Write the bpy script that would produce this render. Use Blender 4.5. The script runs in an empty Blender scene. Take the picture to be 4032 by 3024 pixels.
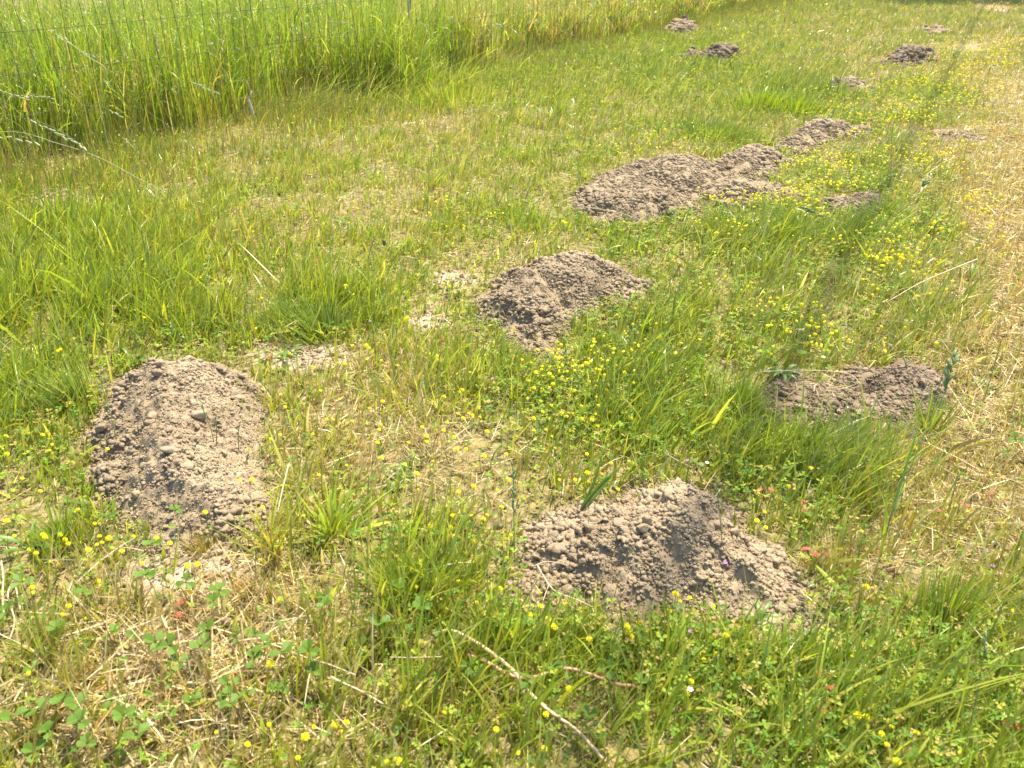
import bpy, math, random
import numpy as np
from mathutils import Vector
R = math.radians
rng = np.random.default_rng(7)
random.seed(7)
sc = bpy.context.scene
col = sc.collection

# ------------------------------------------------------------------ camera, sky, sun, exposure
F = 2934.0; PITCH = R(30.3); CH = 1.0
cam_d = bpy.data.cameras.new('camera'); cam = bpy.data.objects.new('camera', cam_d); col.objects.link(cam)
cam.location = (0, 0, CH); cam.rotation_euler = (math.pi/2 - PITCH, 0, 0)
cam_d.sensor_width = 36.0; cam_d.lens = 36.0*F/4032.0
cam_d.clip_start = 0.02; cam_d.clip_end = 300
cam_d.dof.use_dof = True; cam_d.dof.focus_distance = 2.3; cam_d.dof.aperture_fstop = 7.5
sc.camera = cam
SUN_AZ, SUN_EL = 30.2, 63.0
w = bpy.data.worlds.new('World'); sc.world = w; w.use_nodes = True
nt = w.node_tree; nt.nodes.clear()
sky = nt.nodes.new('ShaderNodeTexSky'); sky.sky_type = 'NISHITA'; sky.sun_disc = False
sky.sun_elevation = R(SUN_EL); sky.sun_rotation = R(SUN_AZ); sky.air_density = 1.0; sky.dust_density = 2.0
bg = nt.nodes.new('ShaderNodeBackground'); bg.inputs[1].default_value = 0.15
wo = nt.nodes.new('ShaderNodeOutputWorld')
nt.links.new(sky.outputs[0], bg.inputs[0]); nt.links.new(bg.outputs[0], wo.inputs[0])
sd = bpy.data.lights.new('sun', 'SUN'); sd.energy = 5.0; sd.angle = R(0.55); sd.color = (1.0, 0.90, 0.72)
sun = bpy.data.objects.new('sun', sd); col.objects.link(sun)
SV = Vector((math.sin(R(SUN_AZ))*math.cos(R(SUN_EL)), math.cos(R(SUN_AZ))*math.cos(R(SUN_EL)), math.sin(R(SUN_EL))))
sun.rotation_euler = SV.to_track_quat('Z', 'Y').to_euler(); sun.location = (0, 0, 30)
sc.view_settings.view_transform = 'Standard'; sc.view_settings.look = 'None'
sc.view_settings.gamma = 1.0; sc.view_settings.exposure = 1.17
sc.cycles.max_bounces = 8; sc.cycles.diffuse_bounces = 4; sc.cycles.transmission_bounces = 6
sc.cycles.use_adaptive_sampling = True

# ------------------------------------------------------------------ measuring: photo grid (2212 wide) <-> ground plane
K = 4032.0/2212.0
CP, SP = math.cos(PITCH), math.sin(PITCH)
def ray(px, py):
    u = (np.asarray(px, float)*K - 2016)/F; v = (np.asarray(py, float)*K - 1512)/F
    return u, CP - v*SP, -SP - v*CP          # world direction per unit of depth
def G(px, py, h=0.0):                        # where that sight line meets the plane z = h
    dx, dy, dz = ray(px, py); t = (h - CH)/dz
    return dx*t, dy*t
def U(px, py, depth, ):
    dx, dy, dz = ray(px, py); return Vector((float(dx*depth), float(dy*depth), float(CH + dz*depth)))
def D(x, y):                                 # ground plane -> photo grid
    z = y*CP + CH*SP; v = (CH*CP - y*SP)/z
    return (2016 + F*x/z)/K, (1512 + F*v)/K

# ------------------------------------------------------------------ noise
def _h(ix, iy, s):
    n = (ix.astype(np.int64)*374761393 + iy.astype(np.int64)*668265263 + s*1442695) & 0x7fffffff
    n = ((n ^ (n >> 13))*1274126177) & 0x7fffffff
    return ((n ^ (n >> 16)) & 0xffff)/65535.0
def vnoise(x, y, s=0):
    x = np.asarray(x, float); y = np.asarray(y, float)
    ix = np.floor(x); iy = np.floor(y); fx = x-ix; fy = y-iy
    fx = fx*fx*(3-2*fx); fy = fy*fy*(3-2*fy)
    a = _h(ix, iy, s); b = _h(ix+1, iy, s); c = _h(ix, iy+1, s); d = _h(ix+1, iy+1, s)
    return (a*(1-fx)+b*fx)*(1-fy) + (c*(1-fx)+d*fx)*fy
def fbm(x, y, s=0, o=4):
    t = 0; a = .5; n = 0
    for k in range(o):
        t = t + a*vnoise(x*2**k, y*2**k, s+k*17); n += a; a *= .5
    return t/n

# ------------------------------------------------------------------ mounds: footprints read off the photo, heights in metres
MOUNDS = [
 dict(k='m1', H=.092, W=.2, res=.004, poly=[(205,905),(240,850),(310,812),(400,800),(500,806),(556,832),(562,930),(560,1010),(575,1080),(560,1140),(500,1190),(400,1185),(300,1178),(235,1115),(205,1050),(200,1000),(150,990),(200,935)],
      bumps=[(430,880,.14,.02),(360,1130,.08,-.02)], label='large crumbly brown soil mound at lower left with a pale stone on its face'),
 dict(k='m2', H=.088, W=.2, res=.004, poly=[(1135,1185),(1150,1135),(1235,1095),(1345,1085),(1380,1050),(1450,1045),(1540,1070),(1600,1115),(1645,1165),(1690,1230),(1760,1290),(1745,1345),(1650,1362),(1560,1330),(1470,1325),(1400,1340),(1340,1378),(1290,1335),(1230,1300),(1115,1300),(1120,1270),(1155,1235)],
      bumps=[(1450,1130,.10,.02),(1690,1320,.10,-.03),(1180,1280,.08,-.02)], label='nearest brown soil mound at lower right with a green shoot at its back edge'),
 dict(k='m3', H=.092, W=.2, res=.007, poly=[(1035,690),(1065,625),(1145,585),(1240,575),(1340,585),(1395,610),(1400,630),(1340,655),(1245,682),(1225,712),(1180,762),(1125,745),(1080,715)],
      bumps=[(1230,610,.15,.02),(1370,625,.1,-.015),(1130,735,.12,-.03)], label='grey brown soil mound in the centre of the field'),
 dict(k='m4', H=.022, W=.08, res=.007, poly=[(1650,850),(1655,826),(1740,822),(1800,832),(1850,812),(1890,798),(1990,800),(2045,830),(2050,880),(1990,915),(1850,905),(1780,915),(1700,912),(1660,885)],
      bumps=[(1950,835,.10,.032),(1865,852,.035,-.035),(1700,850,.06,.012)], label='low broken soil mound with a dark hollow near the right edge'),
 dict(k='m5', H=.062, W=.2, res=.010, poly=[(1225,452),(1245,415),(1300,382),(1430,362),(1530,372),(1600,395),(1680,408),(1720,442),(1620,446),(1500,446),(1480,472),(1395,498),(1330,490),(1280,474)],
      bumps=[(1450,385,.22,.05),(1440,425,.12,-.05),(1400,455,.15,.03),(1290,465,.12,-.03)], label='widest brown soil mound with two ridges and straw on its left flank'),
 dict(k='m6', H=.05, W=.16, res=.012, poly=[(1505,385),(1560,350),(1620,337),(1700,345),(1712,358),(1665,380),(1620,392),(1560,380)],
      bumps=[(1620,350,.2,.03)], label='rounded soil mound touching the right shoulder of the widest mound'),
 dict(k='m7', H=.04, W=.15, res=.014, poly=[(1650,345),(1690,300),(1760,282),(1865,282),(1885,290),(1800,310),(1710,330),(1665,326)],
      bumps=[(1780,290,.2,.03)], label='long low soil mound beyond the row of mounds in the middle'),
 dict(k='m8', H=.03, W=.10, res=.012, poly=[(1755,447),(1800,438),(1880,440),(1908,450),(1880,460),(1800,462)],
      bumps=[(1880,445,.08,.03)], label='small flat soil mound among yellow flowers right of the widest mound'),
 dict(k='m9', H=.07, W=.2, res=.016, poly=[(1890,138),(1935,122),(1990,116),(2015,128),(1990,138),(1945,145)],
      bumps=[(1960,128,.25,.04)], label='distant cloddy soil mound beside the thin shadow streak at upper right'),
 dict(k='m10', H=.085, W=.12, res=.016, poly=[(1516,122),(1535,113),(1575,112),(1586,122),(1560,130),(1525,130)],
      bumps=[(1550,120,.12,.04)], label='right and taller one of two distant soil mounds side by side'),
 dict(k='m11', H=.05, W=.12, res=.016, poly=[(1478,122),(1490,114),(1510,115),(1514,122),(1500,128),(1485,127)],
      bumps=[], label='left and smaller one of two distant soil mounds side by side'),
 dict(k='m12', H=.10, W=.2, res=.018, poly=[(1440,66),(1460,56),(1492,56),(1502,66),(1480,72),(1452,72)],
      bumps=[], label='farthest soil mound standing near the tall grass edge'),
 dict(k='m13', H=.05, W=.14, res=.014, poly=[(1785,184),(1815,176),(1860,178),(1872,188),(1850,198),(1810,200)],
      bumps=[], label='thin scattered soil mound half hidden in grass below the distant cloddy mound'),
 dict(k='m14', H=.025, W=.14, res=.014, poly=[(2010,298),(2040,288),(2090,288),(2122,298),(2090,310),(2035,312)],
      bumps=[], label='flattened soil mound with dry straw beside the bare track at right'),
 dict(k='m15', H=.012, W=.14, res=.02, poly=[(1995,68),(2015,62),(2040,63),(2046,70),(2020,75)],
      bumps=[], label='tiny faint soil heap behind the distant cloddy mound'),
]
for m in MOUNDS:
    pts = []
    P = m['poly']
    wx, wy = G([p[0] for p in P], [p[1] for p in P])
    m['xy'] = np.stack([wx, wy], 1)
    m['b'] = []
    for (bx, by, br, bh) in m['bumps']:
        gx, gy = G(bx, by); m['b'].append((float(gx), float(gy), br, bh))
    m['c'] = m['xy'].mean(0)
def sdist(poly, x, y):                      # signed distance, positive inside
    n = len(poly); d2 = np.full(x.shape, 1e9); ins = np.zeros(x.shape, bool)
    for i in range(n):
        ax, ay = poly[i]; bx, by = poly[(i+1) % n]
        ex, ey = bx-ax, by-ay; t = np.clip(((x-ax)*ex+(y-ay)*ey)/(ex*ex+ey*ey), 0, 1)
        d2 = np.minimum(d2, (x-ax-t*ex)**2+(y-ay-t*ey)**2)
        c = ((ay > y) != (by > y)) & (x < (bx-ax)*(y-ay)/(by-ay+1e-12)+ax); ins ^= c
    return np.where(ins, 1, -1)*np.sqrt(d2)
def mound_h(m, x, y):
    sd_ = np.full(x.shape, -9.0)
    x0, y0 = m['xy'].min(0)-.2; x1, y1 = m['xy'].max(0)+.2
    k = (x > x0) & (x < x1) & (y > y0) & (y < y1)
    if not k.any(): return sd_, np.zeros(x.shape)
    xx = x[k]; yy = y[k]; sca = max(.5, m['res']/.006)
    d = sdist(m['xy'], xx, yy) + (fbm(xx*14/sca, yy*14/sca, 5, 3)-.5)*.12*min(sca, 1.6)+.008*sca
    q = np.clip(d/m['W'], -1, 1)
    h = m['H']*np.where(q > 0, .55*(1-(1-q)**2)+.45*q*q*(3-2*q), q*.35)
    for (bx, by, br, bh) in m['b']: h = h + bh*np.exp(-((xx-bx)**2+(yy-by)**2)/(2*(br*.6)**2))*np.clip(q*3, 0, 1)
    h = h + (fbm(xx*22/sca, yy*22/sca, 9, 4)-.5)*.035*np.clip(q*2.5+.2, 0, 1)*min(1, m['H']/.1)
    hh = np.zeros(x.shape); sd_[k] = d; hh[k] = h
    return sd_, hh
def g0(x, y): return (fbm(x*.9+3, y*.9, 2, 3)-.5)*.05*np.clip(1-0*x, 0, 1) + (fbm(x*6, y*6, 4, 2)-.5)*.012
def ground(x, y, mounds=True):              # full ground height and distance into the nearest mound
    x = np.asarray(x, float); y = np.asarray(y, float)
    z = g0(x, y); best = np.full(x.shape, -9.0)
    if mounds:
        add = np.zeros(x.shape)
        for m in MOUNDS:
            d, h = mound_h(m, x, y); best = np.maximum(best, d); add = np.maximum(add, h)
        z = z + add
    return z, best
def gz(x, y): return float(ground(np.array([x]), np.array([y]))[0][0])

# ------------------------------------------------------------------ painted maps (photo grid ellipses on the ground)
def blobs(px, py, L):
    o = np.zeros(px.shape)
    for (cx, cy, rx, ry, s) in L: o = o + s*np.exp(-(((px-cx)/rx)**2+((py-cy)/ry)**2)*1.2)
    return o
BARE = [(660,772,95,24,2.0),(930,690,60,30,.8),(985,600,55,20,.9),(440,1235,100,45,.9),(300,1250,110,50,.55),(125,425,55,22,1.3),(2190,205,60,30,.5),(2190,320,55,45,.3),
        (2180,480,70,70,.3),(2200,620,40,90,.2),(1770,255,45,10,.8),(2120,865,60,45,.6),(1860,925,120,14,.5),(2085,105,60,12,.8),(1190,762,55,14,.9),(110,1130,60,35,.6),(2150,15,60,12,.7),
        (1740,1370,110,30,.5),(350,1400,160,45,.5),(1350,520,60,14,.5)]
DRY = [(300,1450,420,220,.75),(100,1600,300,140,.35),(830,900,260,150,.42),(1000,1080,160,120,.15),(2090,980,190,260,.8),(2190,500,140,360,1.1),(1950,90,420,120,.3),(900,280,520,110,.18),
       (250,400,400,60,.3),(1900,1230,150,90,.5),(1220,1540,260,70,.3),(1300,520,120,28,.45),(700,1300,200,90,.22),(2050,300,150,50,.4),(620,300,300,60,.2),(560,560,260,60,.15),
       (1200,820,160,60,.12),(1950,700,160,120,.25),(1650,290,80,30,.35)]
LUSH = [(1300,850,210,120,.8),(1560,640,200,150,.5),(1180,1400,260,100,.7),(1480,1440,160,70,.6),(1760,1040,190,110,.6),(1900,1500,380,190,.55),(1680,520,110,50,.8),(1850,500,80,60,.5),(690,690,120,50,.7),
        (250,660,380,160,.4),(1730,215,110,28,1.0),(1560,300,110,40,.6),(1400,150,420,70,.3),(500,380,420,70,.15),(1320,715,110,50,.9),(870,1250,120,130,.4),(140,830,110,60,.5),(1360,510,60,30,.7),
        (1500,160,200,60,.3),(700,1130,90,60,.3)]
FLOW = [(1250,850,200,110,1.0),(1800,620,230,140,.9),(1600,470,260,60,1.0),(1850,400,200,70,.9),(2000,250,200,70,.7),(2120,130,90,30,.8),(1420,1350,190,60,.9),(120,1150,140,200,.35),(780,860,200,100,.35),
        (1000,1000,200,120,.25),(900,490,220,50,.25),(1350,330,160,60,.2),(2100,470,110,100,.6),(400,1320,300,140,.2),(1000,1560,400,100,.3),(1800,1500,360,140,.2),(1950,900,200,200,.15),(1500,400,200,40,.4),
        (1050,1180,140,120,.35),(1700,700,120,80,.4),(2000,180,160,30,.3)]
def maps(x, y):
    px, py = D(x, y)
    n1 = fbm(x*2.3, y*2.3, 31, 4); n2 = fbm(x*5.1+9, y*5.1, 41, 3)
    bare = np.clip(blobs(px, py, BARE)+(n2-.5)*.9, 0, 1)
    dry = np.clip(.22+blobs(px, py, DRY)-.5*blobs(px, py, LUSH)+(n1-.5)*1.1, 0, 1)
    lush = np.clip(blobs(px, py, LUSH)+(n2-.5)*.8+.12, 0, 1)
    flow = np.clip(blobs(px, py, FLOW), 0, 1.2)
    return bare, dry, lush, flow
# the fence line
FP = np.array([-2.047, 4.69]); FD = np.array([.503, .864]); FN = np.array([-.864, .503])
def fence_s(x, y): return (x-FP[0])*FN[0]+(y-FP[1])*FN[1]      # > 0 beyond the fence
def fence_t(x, y): return (x-FP[0])*FD[0]+(y-FP[1])*FD[1]

# ------------------------------------------------------------------ materials
def new_mat(name):
    m = bpy.data.materials.new(name); m.use_nodes = True; n = m.node_tree; n.nodes.clear()
    return m, n, n.nodes.new('ShaderNodeOutputMaterial')
def leaf_mat(name, trans=.42, rough=.33, spec=.6, fixed=None, var=.0):
    m, n, out = new_mat(name); N = n.nodes.new; L = n.links.new
    if fixed is None:
        a = N('ShaderNodeAttribute'); a.attribute_name = 'col'; c = a.outputs['Color']
    else:
        tc = N('ShaderNodeTexCoord'); ns = N('ShaderNodeTexNoise'); ns.inputs['Scale'].default_value = 60
        L(tc.outputs['Object'], ns.inputs['Vector'])
        mx = N('ShaderNodeMix'); mx.data_type = 'RGBA'
        mx.inputs[6].default_value = (*[v*.72 for v in fixed], 1); mx.inputs[7].default_value = (*[min(1, v*1.25) for v in fixed], 1)
        L(ns.outputs[0], mx.inputs[0]); c = mx.outputs[2]
    p = N('ShaderNodeBsdfPrincipled'); p.inputs['Roughness'].default_value = rough; p.inputs['Specular IOR Level'].default_value = spec
    t = N('ShaderNodeBsdfTranslucent'); ms = N('ShaderNodeMixShader'); ms.inputs[0].default_value = trans
    g = N('ShaderNodeMix'); g.data_type = 'RGBA'; g.blend_type = 'MULTIPLY'; g.inputs[0].default_value = 1
    g.inputs[7].default_value = (1.35, 1.35, .55, 1)
    L(c, p.inputs['Base Color']); L(c, g.inputs[6]); L(g.outputs[2], t.inputs['Color'])
    L(p.outputs[0], ms.inputs[1]); L(t.outputs[0], ms.inputs[2]); L(ms.outputs[0], out.inputs[0])
    return m
def soil_mat(name, a, b, scale=60, bump=.5, dist=.003):
    m, n, out = new_mat(name); N = n.nodes.new; L = n.links.new
    tc = N('ShaderNodeTexCoord'); ns = N('ShaderNodeTexNoise'); ns.inputs['Scale'].default_value = scale; ns.inputs['Detail'].default_value = 6
    n2 = N('ShaderNodeTexNoise'); n2.inputs['Scale'].default_value = 7; n2.inputs['Detail'].default_value = 3
    L(tc.outputs['Object'], ns.inputs['Vector']); L(tc.outputs['Object'], n2.inputs['Vector'])
    ad = N('ShaderNodeMath'); ad.operation = 'ADD'; L(ns.outputs[0], ad.inputs[0]); L(n2.outputs[0], ad.inputs[1])
    mr = N('ShaderNodeMapRange'); mr.inputs[1].default_value = .7; mr.inputs[2].default_value = 1.3; L(ad.outputs[0], mr.inputs[0])
    mx = N('ShaderNodeMix'); mx.data_type = 'RGBA'; mx.inputs[6].default_value = (*a, 1); mx.inputs[7].default_value = (*b, 1)
    L(mr.outputs[0], mx.inputs[0])
    p = N('ShaderNodeBsdfPrincipled'); p.inputs['Roughness'].default_value = .95; p.inputs['Specular IOR Level'].default_value = .15
    bp = N('ShaderNodeBump'); bp.inputs['Strength'].default_value = bump; bp.inputs['Distance'].default_value = dist
    n3 = N('ShaderNodeTexNoise'); n3.inputs['Scale'].default_value = 260; n3.inputs['Detail'].default_value = 4
    L(tc.outputs['Object'], n3.inputs['Vector']); L(n3.outputs[0], bp.inputs['Height']); L(bp.outputs[0], p.inputs['Normal'])
    L(mx.outputs[2], p.inputs['Base Color']); L(p.outputs[0], out.inputs[0]); return m
SOIL_A, SOIL_B = (.20, .152, .095), (.335, .262, .165)
M_soil = soil_mat('soil', SOIL_A, SOIL_B)
M_clod = soil_mat('clod_soil', (.205, .156, .098), (.36, .284, .182), 90, 1.0, .003)
M_soil_damp = soil_mat('damp_soil', (.14, .105, .068), (.25, .19, .125)); M_clod_damp = soil_mat('damp_clod', (.15, .112, .074), (.28, .215, .145), 90, 1.0, .003)
M_stone = soil_mat('stone', (.25, .195, .127), (.36, .285, .19), 30, .6, .002)
M_leaf = leaf_mat('foliage')
M_tall = leaf_mat('tall_foliage', .45, .4, .5)
M_dry = leaf_mat('straw', .25, .5, .45)
M_wire = None
def plain_mat(name, c, rough=.6, metal=0.0, scale=40):
    m, n, out = new_mat(name); N = n.nodes.new; L = n.links.new
    tc = N('ShaderNodeTexCoord'); ns = N('ShaderNodeTexNoise'); ns.inputs['Scale'].default_value = scale; L(tc.outputs['Object'], ns.inputs['Vector'])
    mx = N('ShaderNodeMix'); mx.data_type = 'RGBA'; mx.inputs[6].default_value = (*[v*.7 for v in c], 1); mx.inputs[7].default_value = (*[min(1, v*1.3) for v in c], 1)
    L(ns.outputs[0], mx.inputs[0]); p = N('ShaderNodeBsdfPrincipled'); p.inputs['Roughness'].default_value = rough; p.inputs['Metallic'].default_value = metal
    L(mx.outputs[2], p.inputs['Base Color']); L(p.outputs[0], out.inputs[0]); return m
M_wire = plain_mat('fence_wire', (.10, .085, .065), .7, .2)
M_post = plain_mat('post_paint', (.03, .06, .045), .6)
M_pole = plain_mat('pole_wood', (.20, .15, .11), .9)
M_pet = leaf_mat('petal_yellow', .3, .5, .3, fixed=(.95, .78, .02))
M_pur = leaf_mat('petal_purple', .3, .5, .3, fixed=(.55, .25, .60))
M_white = leaf_mat('petal_white', .3, .5, .3, fixed=(.80, .78, .76))
M_red = leaf_mat('leaf_red', .4, .5, .4, fixed=(.42, .07, .04))
M_clov = leaf_mat('clover_leaf_green', .4, .55, .3, fixed=(.13, .23, .03))
M_stem = leaf_mat('stem_green', .2, .5, .4, fixed=(.20, .27, .08))
M_weed = leaf_mat('weed_leaf_green', .4, .4, .5, fixed=(.12, .24, .03))
M_lime = leaf_mat('leaf_lime', .5, .4, .5, fixed=(.36, .44, .04))
M_seed = leaf_mat('seed_head', .3, .5, .4, fixed=(.50, .52, .33))
M_gseed = leaf_mat('green_seed_head', .3, .5, .4, fixed=(.22, .30, .12))
M_strawf = leaf_mat('straw_plain', .15, .5, .5, fixed=(.60, .50, .33))
M_pale = plain_mat('pale_dead_stem', (.62, .55, .45), .8)
M_runA = plain_mat('runner_tan', (.58, .42, .25), .6)
M_runB = plain_mat('runner_pink', (.50, .25, .16), .6)
M_bud = leaf_mat('bud_dark', .1, .6, .3, fixed=(.12, .17, .09))

# ------------------------------------------------------------------ mesh builders
def put(name, me, mat, parent=None, smooth=False):
    if mat and not me.materials: me.materials.append(mat)
    o = bpy.data.objects.new(name, me); col.objects.link(o)
    if parent: o.parent = parent
    return o
def tri_mesh(name, V, T, C=None, mat=None, smooth=False):
    me = bpy.data.meshes.new(name)
    V = np.ascontiguousarray(V, np.float32); T = np.ascontiguousarray(T, np.int32)
    me.vertices.add(len(V)); me.vertices.foreach_set('co', V.ravel())
    me.loops.add(T.size); me.loops.foreach_set('vertex_index', T.ravel())
    me.polygons.add(len(T)); me.polygons.foreach_set('loop_start', np.arange(0, T.size, 3, dtype=np.int32))
    if smooth: me.polygons.foreach_set('use_smooth', np.ones(len(T), bool))
    if C is not None:
        a = me.attributes.new('col', 'FLOAT_COLOR', 'POINT')
        C4 = np.ones((len(V), 4), np.float32); C4[:, :3] = C; a.data.foreach_set('color', C4.ravel())
    me.update(calc_edges=True)
    if mat: me.materials.append(mat)
    return me
class Heap:
    def __init__(s): s.V = []; s.T = []; s.C = []; s.n = 0
    def add(s, V, T, C=None):
        s.V.append(V); s.T.append(T+s.n); s.n += len(V)
        if C is not None: s.C.append(C)
    def mesh(s, name, mat=None, smooth=False):
        return tri_mesh(name, np.concatenate(s.V), np.concatenate(s.T), np.concatenate(s.C) if s.C else None, mat, smooth)
def ribbons(P, az, L, W, t0, t1, roll, cb, ct, S=3, blunt=0.0):
    """N curved tapering leaf blades at once"""
    N = len(P); d = np.stack([np.cos(az), np.sin(az), 0*az], 1); side = np.stack([-np.sin(az), np.cos(az), 0*az], 1)
    up = np.array([0, 0, 1.0]); pos = P.copy(); out = []; cs = []
    for k in range(S+1):
        s = k/S; th = t0+(t1-t0)*s
        nrm = np.cos(th)[:, None]*d-np.sin(th)[:, None]*up
        wv = side*np.cos(roll)[:, None]+nrm*np.sin(roll)[:, None]
        c = cb+(ct-cb)*s
        if k < S:
            wk = (W*(1-s**2.2*(1-blunt))*(.75 if k == 0 else 1)*.5)[:, None]
            out += [pos-wv*wk, pos+wv*wk]; cs += [c, c]
            thm = t0+(t1-t0)*(s+.5/S)
            pos = pos+(L/S)[:, None]*(np.sin(thm)[:, None]*d+np.cos(thm)[:, None]*up)
        else: out.append(pos); cs.append(c)
    nv = 2*S+1; V = np.stack(out, 1).reshape(-1, 3); C = np.stack(cs, 1).reshape(-1, 3)
    f = []
    for k in range(S-1): a = 2*k; f += [(a, a+1, a+3), (a, a+3, a+2)]
    f.append((2*S-2, 2*S-1, 2*S))
    T = (np.arange(N)[:, None, None]*nv+np.array(f)[None]).reshape(-1, 3)
    return V, T, C
def leaflets(P, az, pit, L, W, c, fold=.25):
    """N small folded oval leaflets: base, two sides, tip, mid"""
    N = len(P); d = np.stack([np.cos(az)*np.cos(pit), np.sin(az)*np.cos(pit), np.sin(pit)], 1)
    s = np.stack([-np.sin(az), np.cos(az), 0*az], 1); n = np.cross(d, s); n = n*np.sign(n[:, 2:3]+1e-9)
    l = L[:, None]; w_ = W[:, None]/2
    V = np.stack([P, P+d*l*.45+s*w_*.8+n*w_*fold, P+d*l*.85+s*w_*.75+n*w_*fold, P+d*l*.95, P+d*l*.85-s*w_*.75+n*w_*fold, P+d*l*.45-s*w_*.8+n*w_*fold], 1).reshape(-1, 3)
    f = np.array([(0, 1, 3), (1, 2, 3), (0, 3, 5), (5, 3, 4)])
    T = (np.arange(N)[:, None, None]*6+f[None]).reshape(-1, 3)
    return V, T, np.repeat(c, 6, 0)
def ico(sub):
    import bmesh
    bm = bmesh.new(); bmesh.ops.create_icosphere(bm, subdivisions=sub, radius=1)
    V = np.array([v.co[:] for v in bm.verts]); T = np.array([[v.index for v in f.verts] for f in bm.faces]); bm.free(); return V, T
ICO = {1: ico(1), 2: ico(2), 3: ico(3)}
def rotm(N):
    q = rng.normal(size=(N, 4)); q /= np.linalg.norm(q, axis=1)[:, None]; w_, x, y, z = q.T
    return np.stack([1-2*(y*y+z*z), 2*(x*y-z*w_), 2*(x*z+y*w_), 2*(x*y+z*w_), 1-2*(x*x+z*z), 2*(y*z-x*w_), 2*(x*z-y*w_), 2*(y*z+x*w_), 1-2*(x*x+y*y)], 1).reshape(N, 3, 3)
def crumbs(P, r, sub=1, jit=.28):
    V0, T0 = ICO[sub]; N = len(P); k = len(V0)
    J = 1+rng.normal(0, jit*(.75 if sub == 1 else .5), (N, k))+(.22*np.sin(V0[None]*2.3@rng.normal(size=(N, 3, 1)))[:, :, 0] if sub > 1 else 0); S = np.exp(rng.normal(0, .22, (N, 1, 3)))
    V = V0[None]*J[:, :, None]*S; V = np.einsum('nij,nkj->nki', rotm(N), V)*r[:, None, None]
    V[:, :, 2] *= .82
    V += P[:, None]
    return V.reshape(-1, 3), (np.arange(N)[:, None, None]*k+T0[None]).reshape(-1, 3)
def tube(pts, r0, r1=None, seg=6):
    pts = [Vector(p) for p in pts]; n = len(pts); r1 = r0 if r1 is None else r1; V = []; T = []
    for i, p in enumerate(pts):
        t = (pts[min(i+1, n-1)]-pts[max(i-1, 0)]).normalized(); a = t.orthogonal().normalized() if i == 0 else (a-t*a.dot(t)).normalized(); b = t.cross(a)
        r = r0+(r1-r0)*i/(n-1)
        for k in range(seg): an = 2*math.pi*k/seg; V.append(p+(a*math.cos(an)+b*math.sin(an))*r)
    for i in range(n-1):
        for k in range(seg):
            A = i*seg+k; B = i*seg+(k+1) % seg; T += [(A, B, B+seg), (A, B+seg, A+seg)]
    c0 = len(V); V.append(pts[0]); V.append(pts[-1])
    for k in range(seg): T.append((c0, (k+1) % seg, k)); T.append((c0+1, (n-1)*seg+k, (n-1)*seg+(k+1) % seg))
    return np.array([v[:] for v in V]), np.array(T)
def smooth_path(pts, sub=5):
    P = [Vector(p) for p in pts]; P = [P[0]*2-P[1]]+P+[P[-1]*2-P[-2]]; out = []
    for i in range(1, len(P)-2):
        for k in range(sub):
            t = k/sub; a, b, c, d = P[i-1:i+3]
            out.append(.5*((2*b)+(c-a)*t+(2*a-5*b+4*c-d)*t*t+(3*b-a-3*c+d)*t**3))
    out.append(P[-2]); return out
def tag(o, label=None, cat=None, group=None, kind=None):
    if label: o['label'] = label
    if cat: o['category'] = cat
    if group: o['group'] = group
    if kind: o['kind'] = kind
    return o
def empty(name, loc, label, cat, group=None, rz=0):
    o = bpy.data.objects.new(name, None); col.objects.link(o); o.location = loc; o.rotation_euler = (0, 0, rz)
    o.empty_display_size = .05
    return tag(o, label, cat, group)
def tree_copy(root, loc, rz=0, sc_=1.0, label=None):
    r = root.copy(); col.objects.link(r); r.location = loc; r.rotation_euler = (0, 0, rz); r.scale = (sc_,)*3
    if label: r['label'] = label
    for ch in list(root.children):
        c = ch.copy(); col.objects.link(c); c.parent = r
    return r

# ------------------------------------------------------------------ ground sheet
nx, ny = 520, 620
u = np.linspace(-1, 1, nx); gx = 3.2*u+47*np.sign(u)*np.abs(u)**4
v = np.linspace(0, 1, ny); gy = -1.5+9*v+60*v**3.5
GX, GY = np.meshgrid(gx, gy); Z = g0(GX, GY)
for m in MOUNDS:                                        # sink the sheet a little beneath each mound
    d, h = mound_h(m, GX, GY); Z = np.where(d > .03, Z-.012, Z)
bare, dry, lush, flow = maps(GX, GY)
C = np.stack([bare, dry, lush], -1).reshape(-1, 3)
idx = np.arange(nx*ny).reshape(ny, nx)
a, b, c, d = idx[:-1, :-1].ravel(), idx[:-1, 1:].ravel(), idx[1:, 1:].ravel(), idx[1:, :-1].ravel()
T = np.concatenate([np.stack([a, b, c], 1), np.stack([a, c, d], 1)])
m, n, out = new_mat('field_ground'); N_ = n.nodes.new; L_ = n.links.new
at = N_('ShaderNodeAttribute'); at.attribute_name = 'col'; sp = N_('ShaderNodeSeparateColor'); L_(at.outputs['Color'], sp.inputs[0])
tc = N_('ShaderNodeTexCoord')
na = N_('ShaderNodeTexNoise'); na.inputs['Scale'].default_value = 55; na.inputs['Detail'].default_value = 6; L_(tc.outputs['Object'], na.inputs['Vector'])
r1 = N_('ShaderNodeValToRGB'); e = r1.color_ramp.elements; e[0].position = .35; e[0].color = (.085, .075, .03, 1); e[1].position = .68; e[1].color = (.30, .25, .11, 1)
L_(na.outputs[0], r1.inputs[0])
r2 = N_('ShaderNodeValToRGB'); e = r2.color_ramp.elements; e[0].position = .3; e[0].color = (.27, .20, .14, 1); e[1].position = .7; e[1].color = (.46, .36, .26, 1)
L_(na.outputs[0], r2.inputs[0])
mr = N_('ShaderNodeMapRange'); mr.inputs[1].default_value = .2; mr.inputs[2].default_value = .6; L_(sp.outputs[0], mr.inputs[0])
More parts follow.
